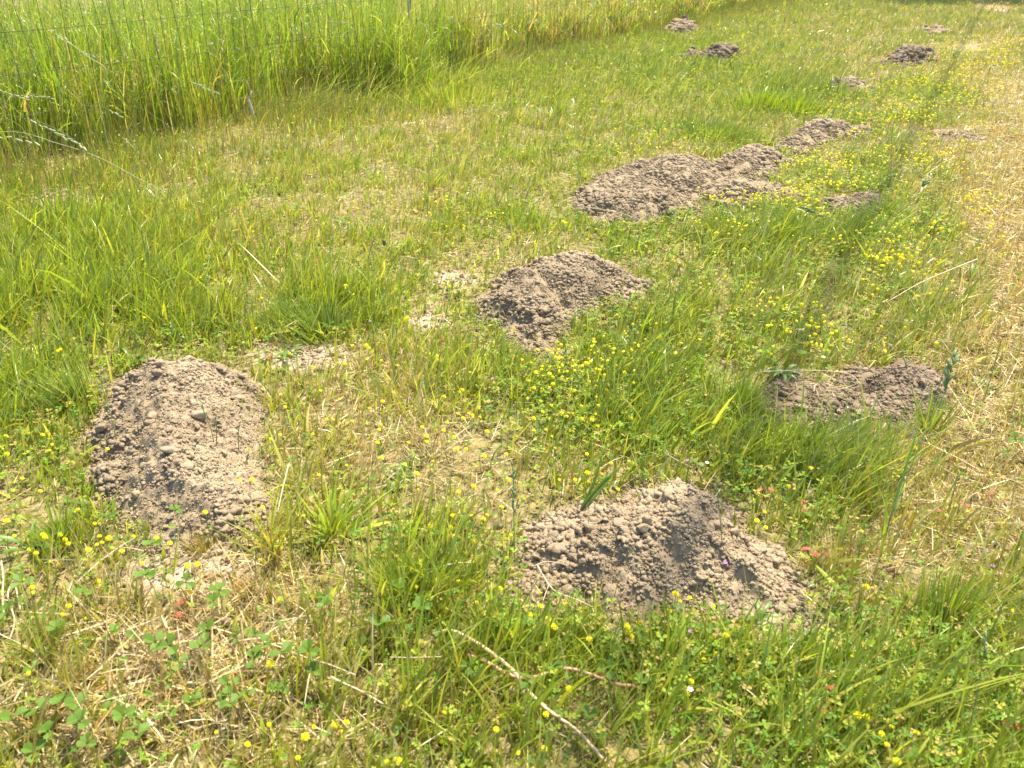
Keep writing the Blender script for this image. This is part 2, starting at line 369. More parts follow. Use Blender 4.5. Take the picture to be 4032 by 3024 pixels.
mx = N_('ShaderNodeMix'); mx.data_type = 'RGBA'; L_(mr.outputs[0], mx.inputs[0]); L_(r1.outputs[0], mx.inputs[6]); L_(r2.outputs[0], mx.inputs[7])
p = N_('ShaderNodeBsdfPrincipled'); p.inputs['Roughness'].default_value = 1; p.inputs['Specular IOR Level'].default_value = .1
nb = N_('ShaderNodeTexNoise'); nb.inputs['Scale'].default_value = 130; nb.inputs['Detail'].default_value = 5; L_(tc.outputs['Object'], nb.inputs['Vector'])
bp = N_('ShaderNodeBump'); bp.inputs['Strength'].default_value = .8; bp.inputs['Distance'].default_value = .006; L_(nb.outputs[0], bp.inputs['Height']); L_(bp.outputs[0], p.inputs['Normal'])
L_(mx.outputs[2], p.inputs['Base Color']); L_(p.outputs[0], out.inputs[0])
gm = tri_mesh('ground', np.stack([GX, GY, Z], -1).reshape(-1, 3), T, C, m, True)
tag(put('ground', gm, None), kind='structure')

# ------------------------------------------------------------------ soil mounds
def inside_points(m, dens, dmin=.004):
    x0, y0 = m['xy'].min(0)-.05; x1, y1 = m['xy'].max(0)+.05
    n = int(dens*(x1-x0)*(y1-y0)); x = rng.uniform(x0, x1, n); y = rng.uniform(y0, y1, n)
    d, h = mound_h(m, x, y); k = d > dmin
    return x[k], y[k], d[k], h[k]+g0(x[k], y[k])
for m in MOUNDS:
    cx, cy = m['c']; depth = cy*CP+CH*SP
    root = empty('soil_mound', (cx, cy, 0), m['label'], 'soil mound', 'burrow mounds thrown up across the grass field')
    m['root'] = root; ms_, mc_ = (M_soil_damp, M_clod_damp) if m['k'] in ('m4', 'm9', 'm10', 'm11') else (M_soil, M_clod)
    x0, y0 = m['xy'].min(0)-.05; x1, y1 = m['xy'].max(0)+.05; r = m['res']
    X, Y = np.meshgrid(np.arange(x0, x1, r), np.arange(y0, y1, r)); d, h = mound_h(m, X, Y)
    fine = (fbm(X/r*.35, Y/r*.35, 77, 2)-.5)*r*1.6
    Zm = g0(X, Y)+h+fine
    Zm = np.where(d < 0, g0(X, Y)-.01, Zm)
    idx = np.arange(X.size).reshape(X.shape); keep = (np.maximum.reduce([d[:-1, :-1], d[1:, :-1], d[:-1, 1:], d[1:, 1:]]) > -.012).ravel()
    a, b, c, e = idx[:-1, :-1].ravel()[keep], idx[:-1, 1:].ravel()[keep], idx[1:, 1:].ravel()[keep], idx[1:, :-1].ravel()[keep]
    T = np.concatenate([np.stack([a, b, c], 1), np.stack([a, c, e], 1)])
    used, inv = np.unique(T, return_inverse=True); V = np.stack([X-cx, Y-cy, Zm], -1).reshape(-1, 3)[used]
    put('loose_soil', tri_mesh('loose_soil', V, inv.reshape(-1, 3), None, ms_, True), None, root)
    # fine crumbs over the whole surface: uncountable
    rmin = max(.0012, depth*.00058); dens = min(190000, .34/(rmin**2)); H = Heap()
    x, y, dd, z = inside_points(m, dens, -.012); zone = np.clip(fbm((x+cx)*9, (y+cy)*9, 51, 3)*3.2-.75, .45, 1.5); rr = np.minimum(rmin*(1-rng.random(len(x)))**(-1/2.3), rmin*5)*zone; kz = rng.random(len(x)) < np.clip(1.25/zone**1.0*.6, .3, 1); x, y, dd, z, rr = x[kz], y[kz], dd[kz], z[kz], rr[kz]
    big = rr > rmin*1.7
    for k, s in ((~big, 1), (big, 2)):
        if k.any():
            V, T = crumbs(np.stack([x[k]-cx, y[k]-cy, z[k]+rr[k]*.35], 1), rr[k], s); H.add(V, T)
    # spill beyond the rim
    ns = int(900*min(4, 1/rmin*.002)*len(m['xy'])/10)
    i = rng.integers(0, len(x), ns); ang = rng.uniform(0, 6.28, ns); q = np.abs(rng.normal(0, .06, ns))
    sx = x[i]+np.cos(ang)*q; sy = y[i]+np.sin(ang)*q; rs = np.minimum(rmin*1.2*(1-rng.random(ns))**(-1/2.2), rmin*5)
    gz_, sdv = ground(sx, sy); k = sdv < 0.0
    if k.any():
        V, T = crumbs(np.stack([sx[k]-cx, sy[k]-cy, gz_[k]+rs[k]*.5], 1), rs[k], 2); H.add(V, T)
    tag(put('soil_crumbs', H.mesh('soil_crumbs', mc_, False), None, root), kind='stuff')
    # the lumps one can tell apart
    nb_ = {'m1': 95, 'm2': 98, 'm3': 70, 'm4': 60, 'm5': 70, 'm6': 20, 'm7': 20, 'm9': 18, 'm10': 8, 'm12': 6}.get(m['k'], 5)
    bx, by, bd, bz = inside_points(m, 3000, .028); i = rng.permutation(len(bx))[:nb_]
    V0, T0 = ICO[3]
    for j in i:
        rb = min(rmin*3.4*(1-rng.random())**(-1/2.1), max(.0125, depth*.0052), .034)*(.8 if m['k'] in ('m3',) else 1)
        nn = V0*1.0
        q = rng.uniform(0, 50, 3)
        disp = 1+.7*(fbm(V0[:, 0]*1.4+q[0], V0[:, 1]*1.4+V0[:, 2]*1.1+q[1], 3, 3)-.5)+.5*(fbm(V0[:, 2]*3+q[2], V0[:, 0]*3-V0[:, 1]*2.2+q[0], 8, 3)-.5)+.3*(fbm(V0[:, 2]*8+q[2], V0[:, 0]*8-V0[:, 1]*6+q[0], 18, 2)-.5)
        for _ in range(8):
            pn = rng.normal(size=3); pn /= np.linalg.norm(pn); dd_ = (V0*disp[:, None])@pn; lim = rng.uniform(.5, .85); disp = np.where(dd_ > lim, disp*lim/np.maximum(dd_, 1e-6), disp)
        V = V0*disp[:, None]*np.exp(rng.normal(0, .2, 3)); V = V@rotm(1)[0].T*rb; V[:, 2] *= .8
        V += np.array([bx[j]-cx, by[j]-cy, bz[j]+rb*.4])
        put('clod', tri_mesh('clod', V, T0, None, mc_, True), None, root)

STONE_K = .85
# loose stones lying on the soil: things of their own
def land(px_, py_, lift=0.0):
    h = 0.0
    for _ in range(8):
        a_, b_ = G(px_, py_, h+lift); h = .5*h+.5*gz(float(a_), float(b_))
    a_, b_ = G(px_, py_, h+lift); return float(a_), float(b_)
def stone(px, py, size, label, aspect=(1, .7, .55), seed=0, mat=M_stone, h=.05, rz=0):
    x, y = land(px, py, .008); z = gz(x, y)
    V0, T0 = ICO[3]; q = seed*7.3
    cube = V0/np.max(np.abs(V0), axis=1)[:, None]; Vb = V0*.5+cube*.42
    disp = 1+.9*(fbm(V0[:, 0]*1.2+q, V0[:, 1]*1.2+V0[:, 2]+q, 3, 3)-.5)+.25*(fbm(V0[:, 0]*5+q, V0[:, 1]*5+V0[:, 2]*4+q, 3, 3)-.5)
    for _ in range(9):
        pn = rng.normal(size=3); pn /= np.linalg.norm(pn); dd_ = (Vb*disp[:, None])@pn; lim = rng.uniform(.5, .8); disp = np.where(dd_ > lim, disp*lim/np.maximum(dd_, 1e-6), disp)
    size *= STONE_K; V = Vb*disp[:, None]*np.array(aspect)*size/2
    o = put('stone', tri_mesh('stone', V, T0, None, mat, True), None)
    o.location = (x, y, z+size*aspect[2]*.28); o.rotation_euler = (.1, .15, rz)
    tag(o, label, 'stone', 'pale stones lying on the soil mounds')
stone(366, 972, .052, 'largest pale stone on the face of the lower left mound', (1.1, .6, .6), 1, h=.09, rz=.2)
stone(516, 855, .040, 'flat pale stone at the upper right rim of the lower left mound', (1.2, .7, .4), 3, h=.07)
stone(425, 892, .046, 'broad tan stone high on the lower left mound right of its middle', (1.1, .8, .5), 4, h=.12, rz=.5)
stone(329, 900, .036, 'angular tan stone high on the lower left mound left of its middle', (1, .8, .8), 5, h=.12, rz=1)
stone(118, 1135, .042, 'grey stone half hidden in weeds left of the lower left mound', (1, .8, .9), 7, h=.0)
stone(1386, 1140, .034, 'darker rounded stone on top of the nearest right mound', (1, .9, .8), 9, M_clod, .1)
stone(1342, 1128, .034, 'light slab stone left of the darker stone on the nearest right mound', (1.1, .9, .45), 10, h=.1)
stone(1490, 1050, .030, 'blocky tan stone on the back rim of the nearest right mound', (1, .9, .8), 12, M_clod, .09)
stone(1860, 885, .05, 'long tan slab stone on the broken mound near the right edge', (1.5, .6, .35), 13, h=.05, rz=.5)
stone(1735, 878, .04, 'grey block stone at the left end of the broken right mound', (1.4, .7, .5), 14, M_clod, .05)
stone(1560, 436, .06, 'pale flat stone between the widest mound and its right neighbour', (1.5, .7, .4), 15, h=.08)

# ------------------------------------------------------------------ sampling the visible ground
def sample(densf, y0=.42, y1=23, margin=1.18):
    xs, ys = [], []
    e = np.geomspace(y0+.3, y1+.3, 40)-.3
    for a, b in zip(e[:-1], e[1:]):
        yc = (a+b)/2; hw = (b*CP+CH*SP)*.687*margin+.15
        n = rng.poisson(densf(yc)*2*hw*(b-a)); xs.append(rng.uniform(-hw, hw, n)); ys.append(rng.uniform(a, b, n))
    return np.concatenate(xs), np.concatenate(ys)
def lod(y): return 1+y/4.0
def mixc(a, b, t): return np.asarray(a)[None]*(1-t[:, None])+np.asarray(b)[None]*t[:, None]
GREEN = np.array([(.17, .27, .02), (.23, .33, .03), (.31, .38, .035), (.17, .27, .045), (.40, .42, .06)])
STRAW = np.array([(.42, .33, .15), (.50, .41, .21), (.36, .26, .10), (.45, .30, .10), (.60, .52, .33)])
def pick(A, n): return A[rng.integers(0, len(A), n)]*rng.uniform(.8, 1.2, (n, 1))

# short green grass -------------------------------------------------
def place(x, y, edge=.0):
    z, s = ground(x, y); return z, s
x, y = sample(lambda Y: 46000/(1+(Y/1.5)**1.22))
bare, dry, lush, flow = maps(x, y)
cl = vnoise(x*38/ (1+y*.25), y*38/(1+y*.25), 55)                    # tufting
cm = fbm(x*7, y*7, 88, 3)
keepp = np.clip(.2+1.9*(cm-.28), .12, 1.15)*np.clip(.30+.6*(1-dry)+.5*lush, 0, 1)*(1-.93*np.clip(bare*1.3, 0, 1))*np.clip(.25+1.3*cl, 0, 1)
z, s = place(x, y); fs = fence_s(x, y)
keep = (rng.random(len(x)) < keepp)*((s < rng.normal(-.002, .014, len(x))) | ((rng.random(len(x)) < .012)*(s < .06)))*(fs < .1)
x, y, z, dry, lush, s, cm = [q[keep] for q in (x, y, z, dry, lush, s, cm)]; n = len(x)
px, py = D(x, y)
tallness = 1+.9*blobs(px, py, [(0, 620, 330, 240, 1.0), (250, 520, 300, 120, .5), (700, 660, 90, 40, .6), (1730, 200, 100, 30, .7), (1650, 560, 300, 110, .35), (1750, 990, 160, 90, .6), (1950, 1000, 120, 120, .4), (1950, 1450, 400, 250, .15), (150, 1250, 160, 120, .5), (900, 1300, 200, 140, .4), (600, 230, 700, 60, .5)])
azb = np.where(px > 1050, R(35), R(20)); az = azb+rng.normal(0, 1.3-.45*np.clip((px-900)/900, 0, 1), n)
L = rng.gamma(6, .0092, n)*(.75+.4*lush)*tallness*(1+y*.03)*(.72+.75*cm)*np.where(y < 2.4, 1.22, 1.0)*(1-.42*np.exp(-np.clip(-s, 0, 9)/(.05+.012*y)))*(1-.45*np.clip(blobs(px, py, [(a_, b_, c_*1.5, d_*1.7, 1.2) for a_, b_, c_, d_, e_ in BARE]), 0, 1))
t0 = np.abs(rng.normal(.25, .25, n)); t1 = t0+np.abs(rng.normal(.4, .4, n))+.15*(px > 1200)
isdry = rng.random(n) < np.clip(dry*.42-.03, 0, .7)
g = pick(GREEN, n); g = g*(1-.15*lush[:, None])*rng.lognormal(0, .22, (n, 1))
yel = np.clip(rng.random(n)[:, None]*(.15+.5*dry[:, None]), 0, 1); g = g*(1-yel)+np.array([.42, .40, .10])*yel
st = pick(STRAW, n); ct = np.where(isdry[:, None], st, g); cb = np.where(isdry[:, None], st*.9, g*.75+np.array([.10, .08, .02]))
near = y < 4.5
H = Heap()
W = rng.lognormal(math.log(.0021), .38, n)*lod(y)*np.where(y < 3, 1.15, 1.0)
acc = rng.random(n) < .10; W = np.where(acc, W*1.5, W); L = np.where(acc, L*1.2, L)
for k, S in ((near, 4), (~near, 2)):
    V, T, Cc = ribbons(np.stack([x, y, z-.004], 1)[k], az[k], L[k], W[k], t0[k], t1[k], rng.uniform(-1.2, 1.2, k.sum()), cb[k], ct[k], S); H.add(V, T, Cc)
print('grass blades', n)
tag(put('grass', H.mesh('grass', M_leaf), None), 'short green grass covering the field between the mounds', 'grass', kind='stuff')

# dry straw lying about ---------------------------------------------
x, y = sample(lambda Y: 27000/(1+(Y/1.6)**1.2))
bare, dry, lush, flow = maps(x, y); z, s = place(x, y); fs = fence_s(x, y)
keep = (rng.random(len(x)) < np.clip(dry*.55+.05+1.2*np.clip(dry-.6, 0, 1), 0, 1)*(1-.2*bare)*(1-.4*lush))*(s < rng.normal(-.012, .014, len(x)))*(fs < .4)
x, y, z, dry, lush, bare = [q[keep] for q in (x, y, z, dry, lush, bare)]; n = len(x)
H = Heap(); stand = rng.random(n) < .28
az = rng.uniform(0, 2*math.pi, n); t0 = np.where(stand, np.abs(rng.normal(.3, .3, n)), rng.normal(1.45, .16, n)); t1 = t0+rng.normal(.12, .3, n)
L = np.where(stand, rng.gamma(6, .009, n), rng.gamma(4, .011, n))*(1+y*.02); W = rng.uniform(.0008, .0018, n)*lod(y)
ht = np.where(stand, -.003, np.abs(rng.normal(.006, .012, n)))
c = pick(STRAW, n)*rng.lognormal(.05, .2, (n, 1)); k = y < 4.5
px, py = D(x, y); lit = np.clip(blobs(px, py, [(300, 1480, 420, 220, 1.2), (2180, 600, 120, 500, .8)]), 0, 1); W = W*(1+.6*lit); L = L*(1+.35*lit)
for k, S in ((k, 3), (~k, 2)):
    V, T, Cc = ribbons(np.stack([x, y, z+ht], 1)[k], az[k], L[k], W[k], t0[k], t1[k], rng.uniform(-1, 1, k.sum()), c[k]*.9, c[k], S, .3); H.add(V, T, Cc)
print('straw', n)
tag(put('dry_grass', H.mesh('dry_grass', M_dry), None), 'dry tan straw lying flat and standing among the green grass', 'dry grass', kind='stuff')

# low leafy ground cover (trefoil leaves, cut leaves) -----------------
x, y = sample(lambda Y: 22000/(1+(Y/1.6)**1.35), y1=14)
bare, dry, lush, flow = maps(x, y); z, s = place(x, y)
keep = (rng.random(len(x)) < np.clip(.22+.75*lush+.6*flow-.75*dry, .03, 1)*(1-.8*bare)*np.clip(vnoise(x*17, y*17, 91)*1.8-.3, 0, 1))*(s < rng.normal(-.002, .012, len(x)))*(fence_s(x, y) < -.1)
x, y, z = x[keep], y[keep], z[keep]; n = len(x); H = Heap()
hh = rng.uniform(.008, .055, n); az0 = rng.uniform(0, 6.28, n); sz = rng.uniform(.0035, .0075, n)*(1+y/7)
cc = pick(np.array([(.14, .27, .03), (.20, .33, .03), (.12, .23, .04), (.28, .37, .04), (.36, .36, .05), (.42, .34, .10)]), n)
tilt = rng.normal(.15, .35, n)
for k3 in range(3):
    V, T, Cc = leaflets(np.stack([x, y, z+hh], 1), az0+k3*2.09, tilt+rng.normal(0, .2, n), sz*1.25, sz, cc); H.add(V, T, Cc)
V, T, Cc = ribbons(np.stack([x, y, z], 1), az0, hh*1.02, np.full(n, .0009), 0*hh, 0*hh+.05, 0*hh, cc*.8, cc, 2, .8); H.add(V, T, Cc)
print('trefoil', n)
# cut leaves
x, y = sample(lambda Y: 1500/(1+(Y/1.6)**1.6), y1=6)
bare, dry, lush, flow = maps(x, y); z, s = place(x, y); px, py = D(x, y)
keep = (rng.random(len(x)) < np.clip(.1+blobs(px, py, [(1900, 1450, 420, 230, 1.3), (1500, 930, 200, 60, .8), (1350, 960, 200, 100, .5), (700, 1150, 200, 150, .4), (400, 740, 150, 60, .5), (600, 800, 60, 60, .6), (450, 1550, 300, 80, .4)]), 0, 1))*(s < -.005)*(bare < .5)
x, y, z = x[keep], y[keep], z[keep]; n = len(x)
hh = rng.uniform(.015, .05, n); cc = pick(np.array([(.11, .25, .02), (.19, .33, .03), (.15, .27, .03), (.30, .36, .04)]), n)
tdir = rng.uniform(0, 6.28, n); tamt = rng.uniform(.1, .9, n)
for k3 in range(5):
    az_ = np.full(n, k3*.8)+rng.normal(0, .25, n)+x*40; pt = 1.2+tamt*np.cos(az_-tdir)
    V, T, Cc = ribbons(np.stack([x, y, z+hh], 1), az_, rng.uniform(.007, .018, n), rng.uniform(.0018, .0036, n)*(1+y/8), pt+rng.normal(0, .3, n), pt+rng.uniform(.2, .8, n), 0*x, cc, cc, 3, .4); H.add(V, T, Cc)
tag(put('leafy_ground_cover', H.mesh('leafy_ground_cover', leaf_mat('cover_foliage', .45, .6, .2)), None), 'small three-part and finely cut green leaves creeping through the grass', 'ground cover', kind='stuff')

# small soil crumbs on the bare patches -------------------------------
x, y = sample(lambda Y: 9000/(1+(Y/1.6)**2), y1=6)
bare, dry, lush, flow = maps(x, y); z, s = place(x, y)
keep = (rng.random(len(x)) < np.clip(bare*1.2-.2, 0, 1))*(s < 0)
x, y, z = x[keep], y[keep], z[keep]; n = len(x); rr = .0018*(1+y/3)*(1-rng.random(n))**(-1/2.4); rr = np.minimum(rr, .012)
V, T = crumbs(np.stack([x, y, z+rr*.3], 1), rr, 1); H = Heap(); H.add(V, T)
tag(put('soil_crumbs', H.mesh('soil_crumbs', M_clod, True), None), 'loose soil crumbs on the bare patches between grass', 'soil', kind='stuff')

# tall grass along and beyond the fence --------------------------------
def fence_band(dens, s0, s1, ta=-5, tb=19):
    n = int(dens*(s1-s0)*(tb-ta)); s = rng.uniform(s0, s1, n); t = rng.uniform(ta, tb, n)
    p = FP[None]+FD[None]*t[:, None]+FN[None]*s[:, None]; return p[:, 0], p[:, 1], s, t
H = Heap()
x, y, s, t = fence_band(2300, -.85, 4.0)
edge = .0+.42*(fbm(t*1.1, t*0+3, 12, 3)-.5)*2-.62*np.exp(-((t-2.1)/.55)**2)
grow = np.clip((s-edge)/.35+.2, 0, 1)
keep = (rng.random(len(x)) < grow*np.where(s > 2, .55, 1)*np.clip(.1+1.5*vnoise(x*5, y*5, 66), 0, 1)); x, y, s, t, grow = x[keep], y[keep], s[keep], t[keep], grow[keep]; n = len(x)
z = g0(x, y); clump = vnoise(x*2.2, y*2.2, 61)
brownf = np.clip(.05+1.0*((t > 3.6)*.55)+(fbm(x*1.3, y*1.3, 71, 2)-.5)*.8, 0, 1)*np.where(t > 3.4, 1, .3)
L = rng.normal(.62, .13, n)*(.45+.55*grow)*(.8+.35*clump)*np.where(t > 3.9, .62, 1); L = np.clip(L, .12, 1.0)
az = rng.normal(R(0), 1.1, n); t0 = np.abs(rng.normal(.05, .06, n)); t1 = t0+np.abs(rng.normal(.35, .35, n))
g = pick(np.array([(.17, .29, .03), (.22, .33, .03), (.14, .24, .03), (.29, .37, .04), (.19, .28, .06), (.36, .38, .08)]), n)
isd = rng.random(n) < brownf*.6+.07
c = np.where(isd[:, None], pick(np.array([(.40, .33, .13), (.50, .42, .20), (.38, .26, .11)]), n), g)
W = rng.lognormal(math.log(.0052), .38, n)*(1+np.clip(y-6, 0, 12)/9); c = c*rng.lognormal(0, .25, (n, 1))
V, T, Cc = ribbons(np.stack([x, y, z], 1), az, L, W, t0, t1, rng.uniform(-1.2, 1.2, n), c*.7+np.array([.12, .10, .03]), c, 4); H.add(V, T, Cc)
print('tall', n)
# upper leaves branching off the stems
k = rng.random(n) < .45; h0 = rng.uniform(.25, .7, n)*L
V, T, Cc = ribbons(np.stack([x, y, z+h0], 1)[k], rng.uniform(-3.1, 3.1, k.sum()), rng.uniform(.10, .24, k.sum()), W[k]*1.25, rng.uniform(.15, .6, k.sum()), rng.uniform(.8, 1.9, k.sum()), rng.uniform(-.8, .8, k.sum()), c[k], c[k]*1.05, 4); H.add(V, T, Cc)
k = rng.random(n) < .10; kk = int(k.sum()); tipp = np.stack([x+np.cos(az)*L*.15, y+np.sin(az)*L*.15, z+L*.93], 1)[k]
for q_ in range(4):
    V, T, Cc = leaflets(tipp+rng.normal(0, .012, (kk, 3))-np.array([0, 0, .02*q_]), rng.uniform(-.8, .8, kk), rng.uniform(-1.3, .2, kk), rng.uniform(.014, .028, kk), rng.uniform(.003, .007, kk)*(1+y[k]/20), pick(np.array([(.50, .50, .30), (.40, .42, .18), (.55, .48, .28)]), kk)); H.add(V, T, Cc)
# leaning stems pushing out to the right at the corner of the stand
m_ = 240; tt = rng.normal(2.0, .8, m_); ss = rng.normal(-.2, .22, m_); pq = FP[None]+FD[None]*tt[:, None]+FN[None]*ss[:, None]
V, T, Cc = ribbons(np.stack([pq[:, 0], pq[:, 1], 0*tt], 1), rng.normal(R(-10), .6, m_), rng.uniform(.22, .48, m_), rng.uniform(.004, .008, m_), rng.uniform(.2, .7, m_), rng.uniform(.9, 1.7, m_), rng.uniform(-1, 1, m_), pick(np.array([(.20, .30, .06), (.30, .30, .08)]), m_), pick(np.array([(.26, .36, .06), (.40, .40, .12)]), m_), 5); H.add(V, T, Cc)
tag(put('tall_grass', H.mesh('tall_grass', M_tall), None), 'tall green uncut grass standing behind the wire fence', 'tall grass', kind='stuff')
H = Heap()
# thin brownish stems at the foot of the fence
x, y, s, t = fence_band(3400, -1.0, .5, -3, 17)
keep = rng.random(len(x)) < np.clip((s+1.15)/.75, 0, 1)*np.clip(3.2*fbm(x*2.6, y*2.6, 19, 3)-1.15, .06, 1)*np.where(t > 1.5, .35, 1); x, y, s, t = x[keep], y[keep], s[keep], t[keep]; n = len(x)
zz, sdm = ground(x, y)
keep = (sdm < 0); x, y, s, t, zz = x[keep], y[keep], s[keep], t[keep], zz[keep]; n = len(x)
c = pick(np.array([(.36, .30, .10), (.24, .29, .05), (.42, .33, .14), (.22, .31, .05), (.33, .24, .10), (.18, .28, .03), (.20, .30, .03)]), n)
L = rng.gamma(7, .019, n)*np.clip(.45+.6*(s+1.0), .4, 1.15)
V, T, Cc = ribbons(np.stack([x, y, zz], 1), rng.uniform(-1.5, 1.5, n), L, rng.uniform(.0018, .0048, n)*(1+y/14), np.abs(rng.normal(.08, .1, n)), np.abs(rng.normal(.35, .3, n)), rng.uniform(-1.2, 1.2, n), c*.85, c*1.1, 3); H.add(V, T, Cc)
k = rng.random(n) < .16
tip = np.stack([x, y, zz+L*.93], 1)[k]; kk = k.sum()
V, T, Cc = leaflets(tip, rng.uniform(-3, 3, kk), rng.uniform(-.6, 1.3, kk), rng.uniform(.010, .020, kk), rng.uniform(.003, .006, kk), pick(STRAW, kk)); H.add(V, T, Cc)
tag(put('dry_fence_grass', H.mesh('dry_fence_grass', M_dry), None), 'thin brownish seeding grass stems along the foot of the fence', 'dry grass', kind='stuff')

# ------------------------------------------------------------------ wire fence
def fpt(t, h, s=0.0): p = FP+FD*t+FN*s; return Vector((p[0], p[1], h))
fence = empty('wire_fence', (*FP, 0), 'rusty woven wire fence running through the tall green grass', 'fence')
o3 = Vector((*FP, 0))
def sway(t, h): return .012*math.sin(t*2.1+h*4)+.008*math.sin(t*5.3)
for h in (.06, .26, .455, .655, .855, 1.05):
    pts = [fpt(t, h+.008*math.sin(t*1.7+h*9), sway(t, h))-o3 for t in np.arange(-3, 18.01, .1)]
    V, T = tube(pts, .0013, None, 5); put('horizontal_wire', tri_mesh('horizontal_wire', V, T, None, M_wire), None, fence)
rest = Heap()
for i, t in enumerate(np.arange(-1.6, 17.9, .098)):
    pts = [fpt(t+.012*math.sin(h*7+i*1.3)+.02*math.sin(i*.7)*h, h, sway(t, h))-o3 for h in np.linspace(.03, 1.05, 12)]
    V, T = tube(pts, .0015, None, 5)
    if i < 99: put('vertical_wire', tri_mesh('vertical_wire', V, T, None, M_wire), None, fence)
    else: rest.add(V, T)
tag(put('vertical_wire', rest.mesh('vertical_wire', M_wire), None, fence), kind='stuff')
for t in (-1.5, 3.0):
    p0 = fpt(t, -.05, .45)-o3; V = []; prof = [(-.022, .002), (-.022, -.002), (-.003, -.002), (-.003, -.026), (.003, -.026), (.003, -.002), (.022, -.002), (.022, .002)]
    for zz_ in (0, .84):
        for a_, b_ in prof: q = p0+Vector((FD[0]*a_+FN[0]*b_, FD[1]*a_+FN[1]*b_, zz_)); V.append(q[:])
    T = []
    for k in range(8): k2 = (k+1) % 8; T += [(k, k2, 8+k2), (k, 8+k2, 8+k)]
    T += [(8, 9, 10), (8, 10, 15), (15, 10, 13), (10, 11, 12), (10, 12, 13), (13, 14, 15)]
    put('post', tri_mesh('post', np.array(V), np.array(T), None, M_post), None, fence)

# ------------------------------------------------------------------ flowers
def head_mesh(name, mat, r=.0042, npet=26, squash=1.05):
    H = Heap(); i = np.arange(npet); ph = np.arccos(1-1.55*(i+.5)/npet); th = i*2.39996
    d = np.stack([np.sin(ph)*np.cos(th), np.sin(ph)*np.sin(th), np.cos(ph)*squash], 1)
    V, T, _ = leaflets(d*r*.45, th, np.pi/2-ph, np.full(npet, r*.75), np.full(npet, r*.62), np.zeros((npet, 3)), .4); H.add(V, T)
    V0, T0 = ICO[1]; H.add(V0*r*.62, T0)
    return H.mesh(name, mat)
def flower_proto(name, mat, cat, r=.0042, h=.045, cup=False):
    root = empty(name, (0, 0, -50), 'x', cat)
    lean = rng.uniform(-.012, .012, 2)
    top = Vector((lean[0], lean[1], h)); V, T = tube(smooth_path([(0, 0, -.01), (lean[0]*.2, lean[1]*.2, h*.5), top], 3), .0005, .0005, 4)
    put('stem', tri_mesh('stem', V, T, None, M_stem), None, root)
    if cup:
        H = Heap(); n = 5; th = np.arange(n)*2*math.pi/n
        V, T, _ = leaflets(np.zeros((n, 3)), th, np.full(n, .6), np.full(n, r*1.5), np.full(n, r*1.2), np.zeros((n, 3))); H.add(V, T); me = H.mesh('petals', mat)
    else: me = head_mesh('flower_head', mat, r)
    o = put('petals' if cup else 'flower_head', me, None, root); o.location = top
    return root
YG = 'small yellow clover flowers scattered over the field'
listed = []
def crop(ox, oy, L): return [((ox+a_*.6329)/K, (oy+b_*.6329)/K) for a_, b_ in L]
listed += crop(0, 1974, [(465,50),(510,85),(620,165),(615,210),(650,255),(670,270),(830,220),(420,275),(195,320),(80,210),(1050,355),(1030,290),(1300,185),(890,400),(605,340),(1205,405),(1200,480),(255,600),(525,705),(415,750),(100,785),(895,765),(905,830),(185,1085),(1730,600),(1610,95),(1335,1400),(1535,1500),(1720,1380),(1945,1365),(2040,1410),(1845,1570),(1925,1525),(2120,1380),(1880,70),(1605,360)])
listed += crop(1300, 1974, [(955,80),(720,120),(740,140),(585,150),(895,205),(510,175),(790,405),(475,400),(980,450),(815,515),(1055,525),(500,540),(915,560),(1360,695),(1310,690),(1230,660),(1455,660),(1430,755),(1560,855),(1650,830),(1840,775),(1890,770),(1895,835),(1920,790),(1960,720),(1980,750),(2195,600),(2080,815),(2025,890),(1840,850),(2130,710),(745,1280),(1070,1305),(65,1380),(65,1420),(270,1610),(360,1635),(470,1600),(690,1450),(1045,1490),(1315,1620),(1170,1640)])
listed += crop(2632, 1974, [(545,60),(640,100),(95,600),(135,585),(285,620),(275,820),(310,830),(165,945),(230,960),(280,1000),(120,1190),(150,1130),(1270,880),(1190,940),(1445,895),(1285,525),(1215,145),(2120,620),(1755,585),(1150,1385),(1285,1430),(1435,1380),(1500,1430),(1800,1505),(1385,1600),(1915,30)])
listed += crop(0, 1000, [(665,1300),(310,1235),(100,1300),(20,1235),(40,1140),(110,1430),(75,1460),(280,1510),(1505,1465),(1545,1450),(1730,1115),(1950,1095),(1710,1145),(1945,1240),(2005,1165),(1980,1360),(1615,1635),(2145,710),(1950,745),(1710,775),(1970,790),(2090,905),(1350,215),(1255,175),(1640,375),(1635,315)])
listed += crop(1300, 1000, [(1370,980),(1300,960),(1250,1030),(1160,1035),(1400,905),(1310,885),(1450,815),(1420,745),(1600,745),(1665,630),(1650,970),(1470,1000),(1520,965),(1340,1100),(1400,1160),(1225,830),(1730,830),(1830,780),(1910,670),(1760,660),(1995,650),(1890,840),(860,955),(930,970),(870,740),(1010,630),(965,690),(790,790),(820,825),(300,900),(245,945),(175,965),(140,1030),(95,710),(480,495),(375,825),(1060,500),(825,325),(540,1410),(955,1620),(1745,1310),(1695,1325),(1525,1360),(1595,1380),(1820,1420),(1410,1395),(1110,1390)])
protos = [flower_proto('yellow_flower', M_pet, 'flower', r_, h_) for r_, h_ in ((.0050, .045), (.0043, .055), (.0038, .038))]
fx, fy = [], []
for px_, py_ in listed:
    a_, b_ = G(px_, py_, .04); fx.append(float(a_)); fy.append(float(b_))
x, y = sample(lambda Y: 3600/(1+(Y/3.0)**1.0), y1=17, margin=1.08)
bare, dry, lush, flow = maps(x, y); z, s = place(x, y)
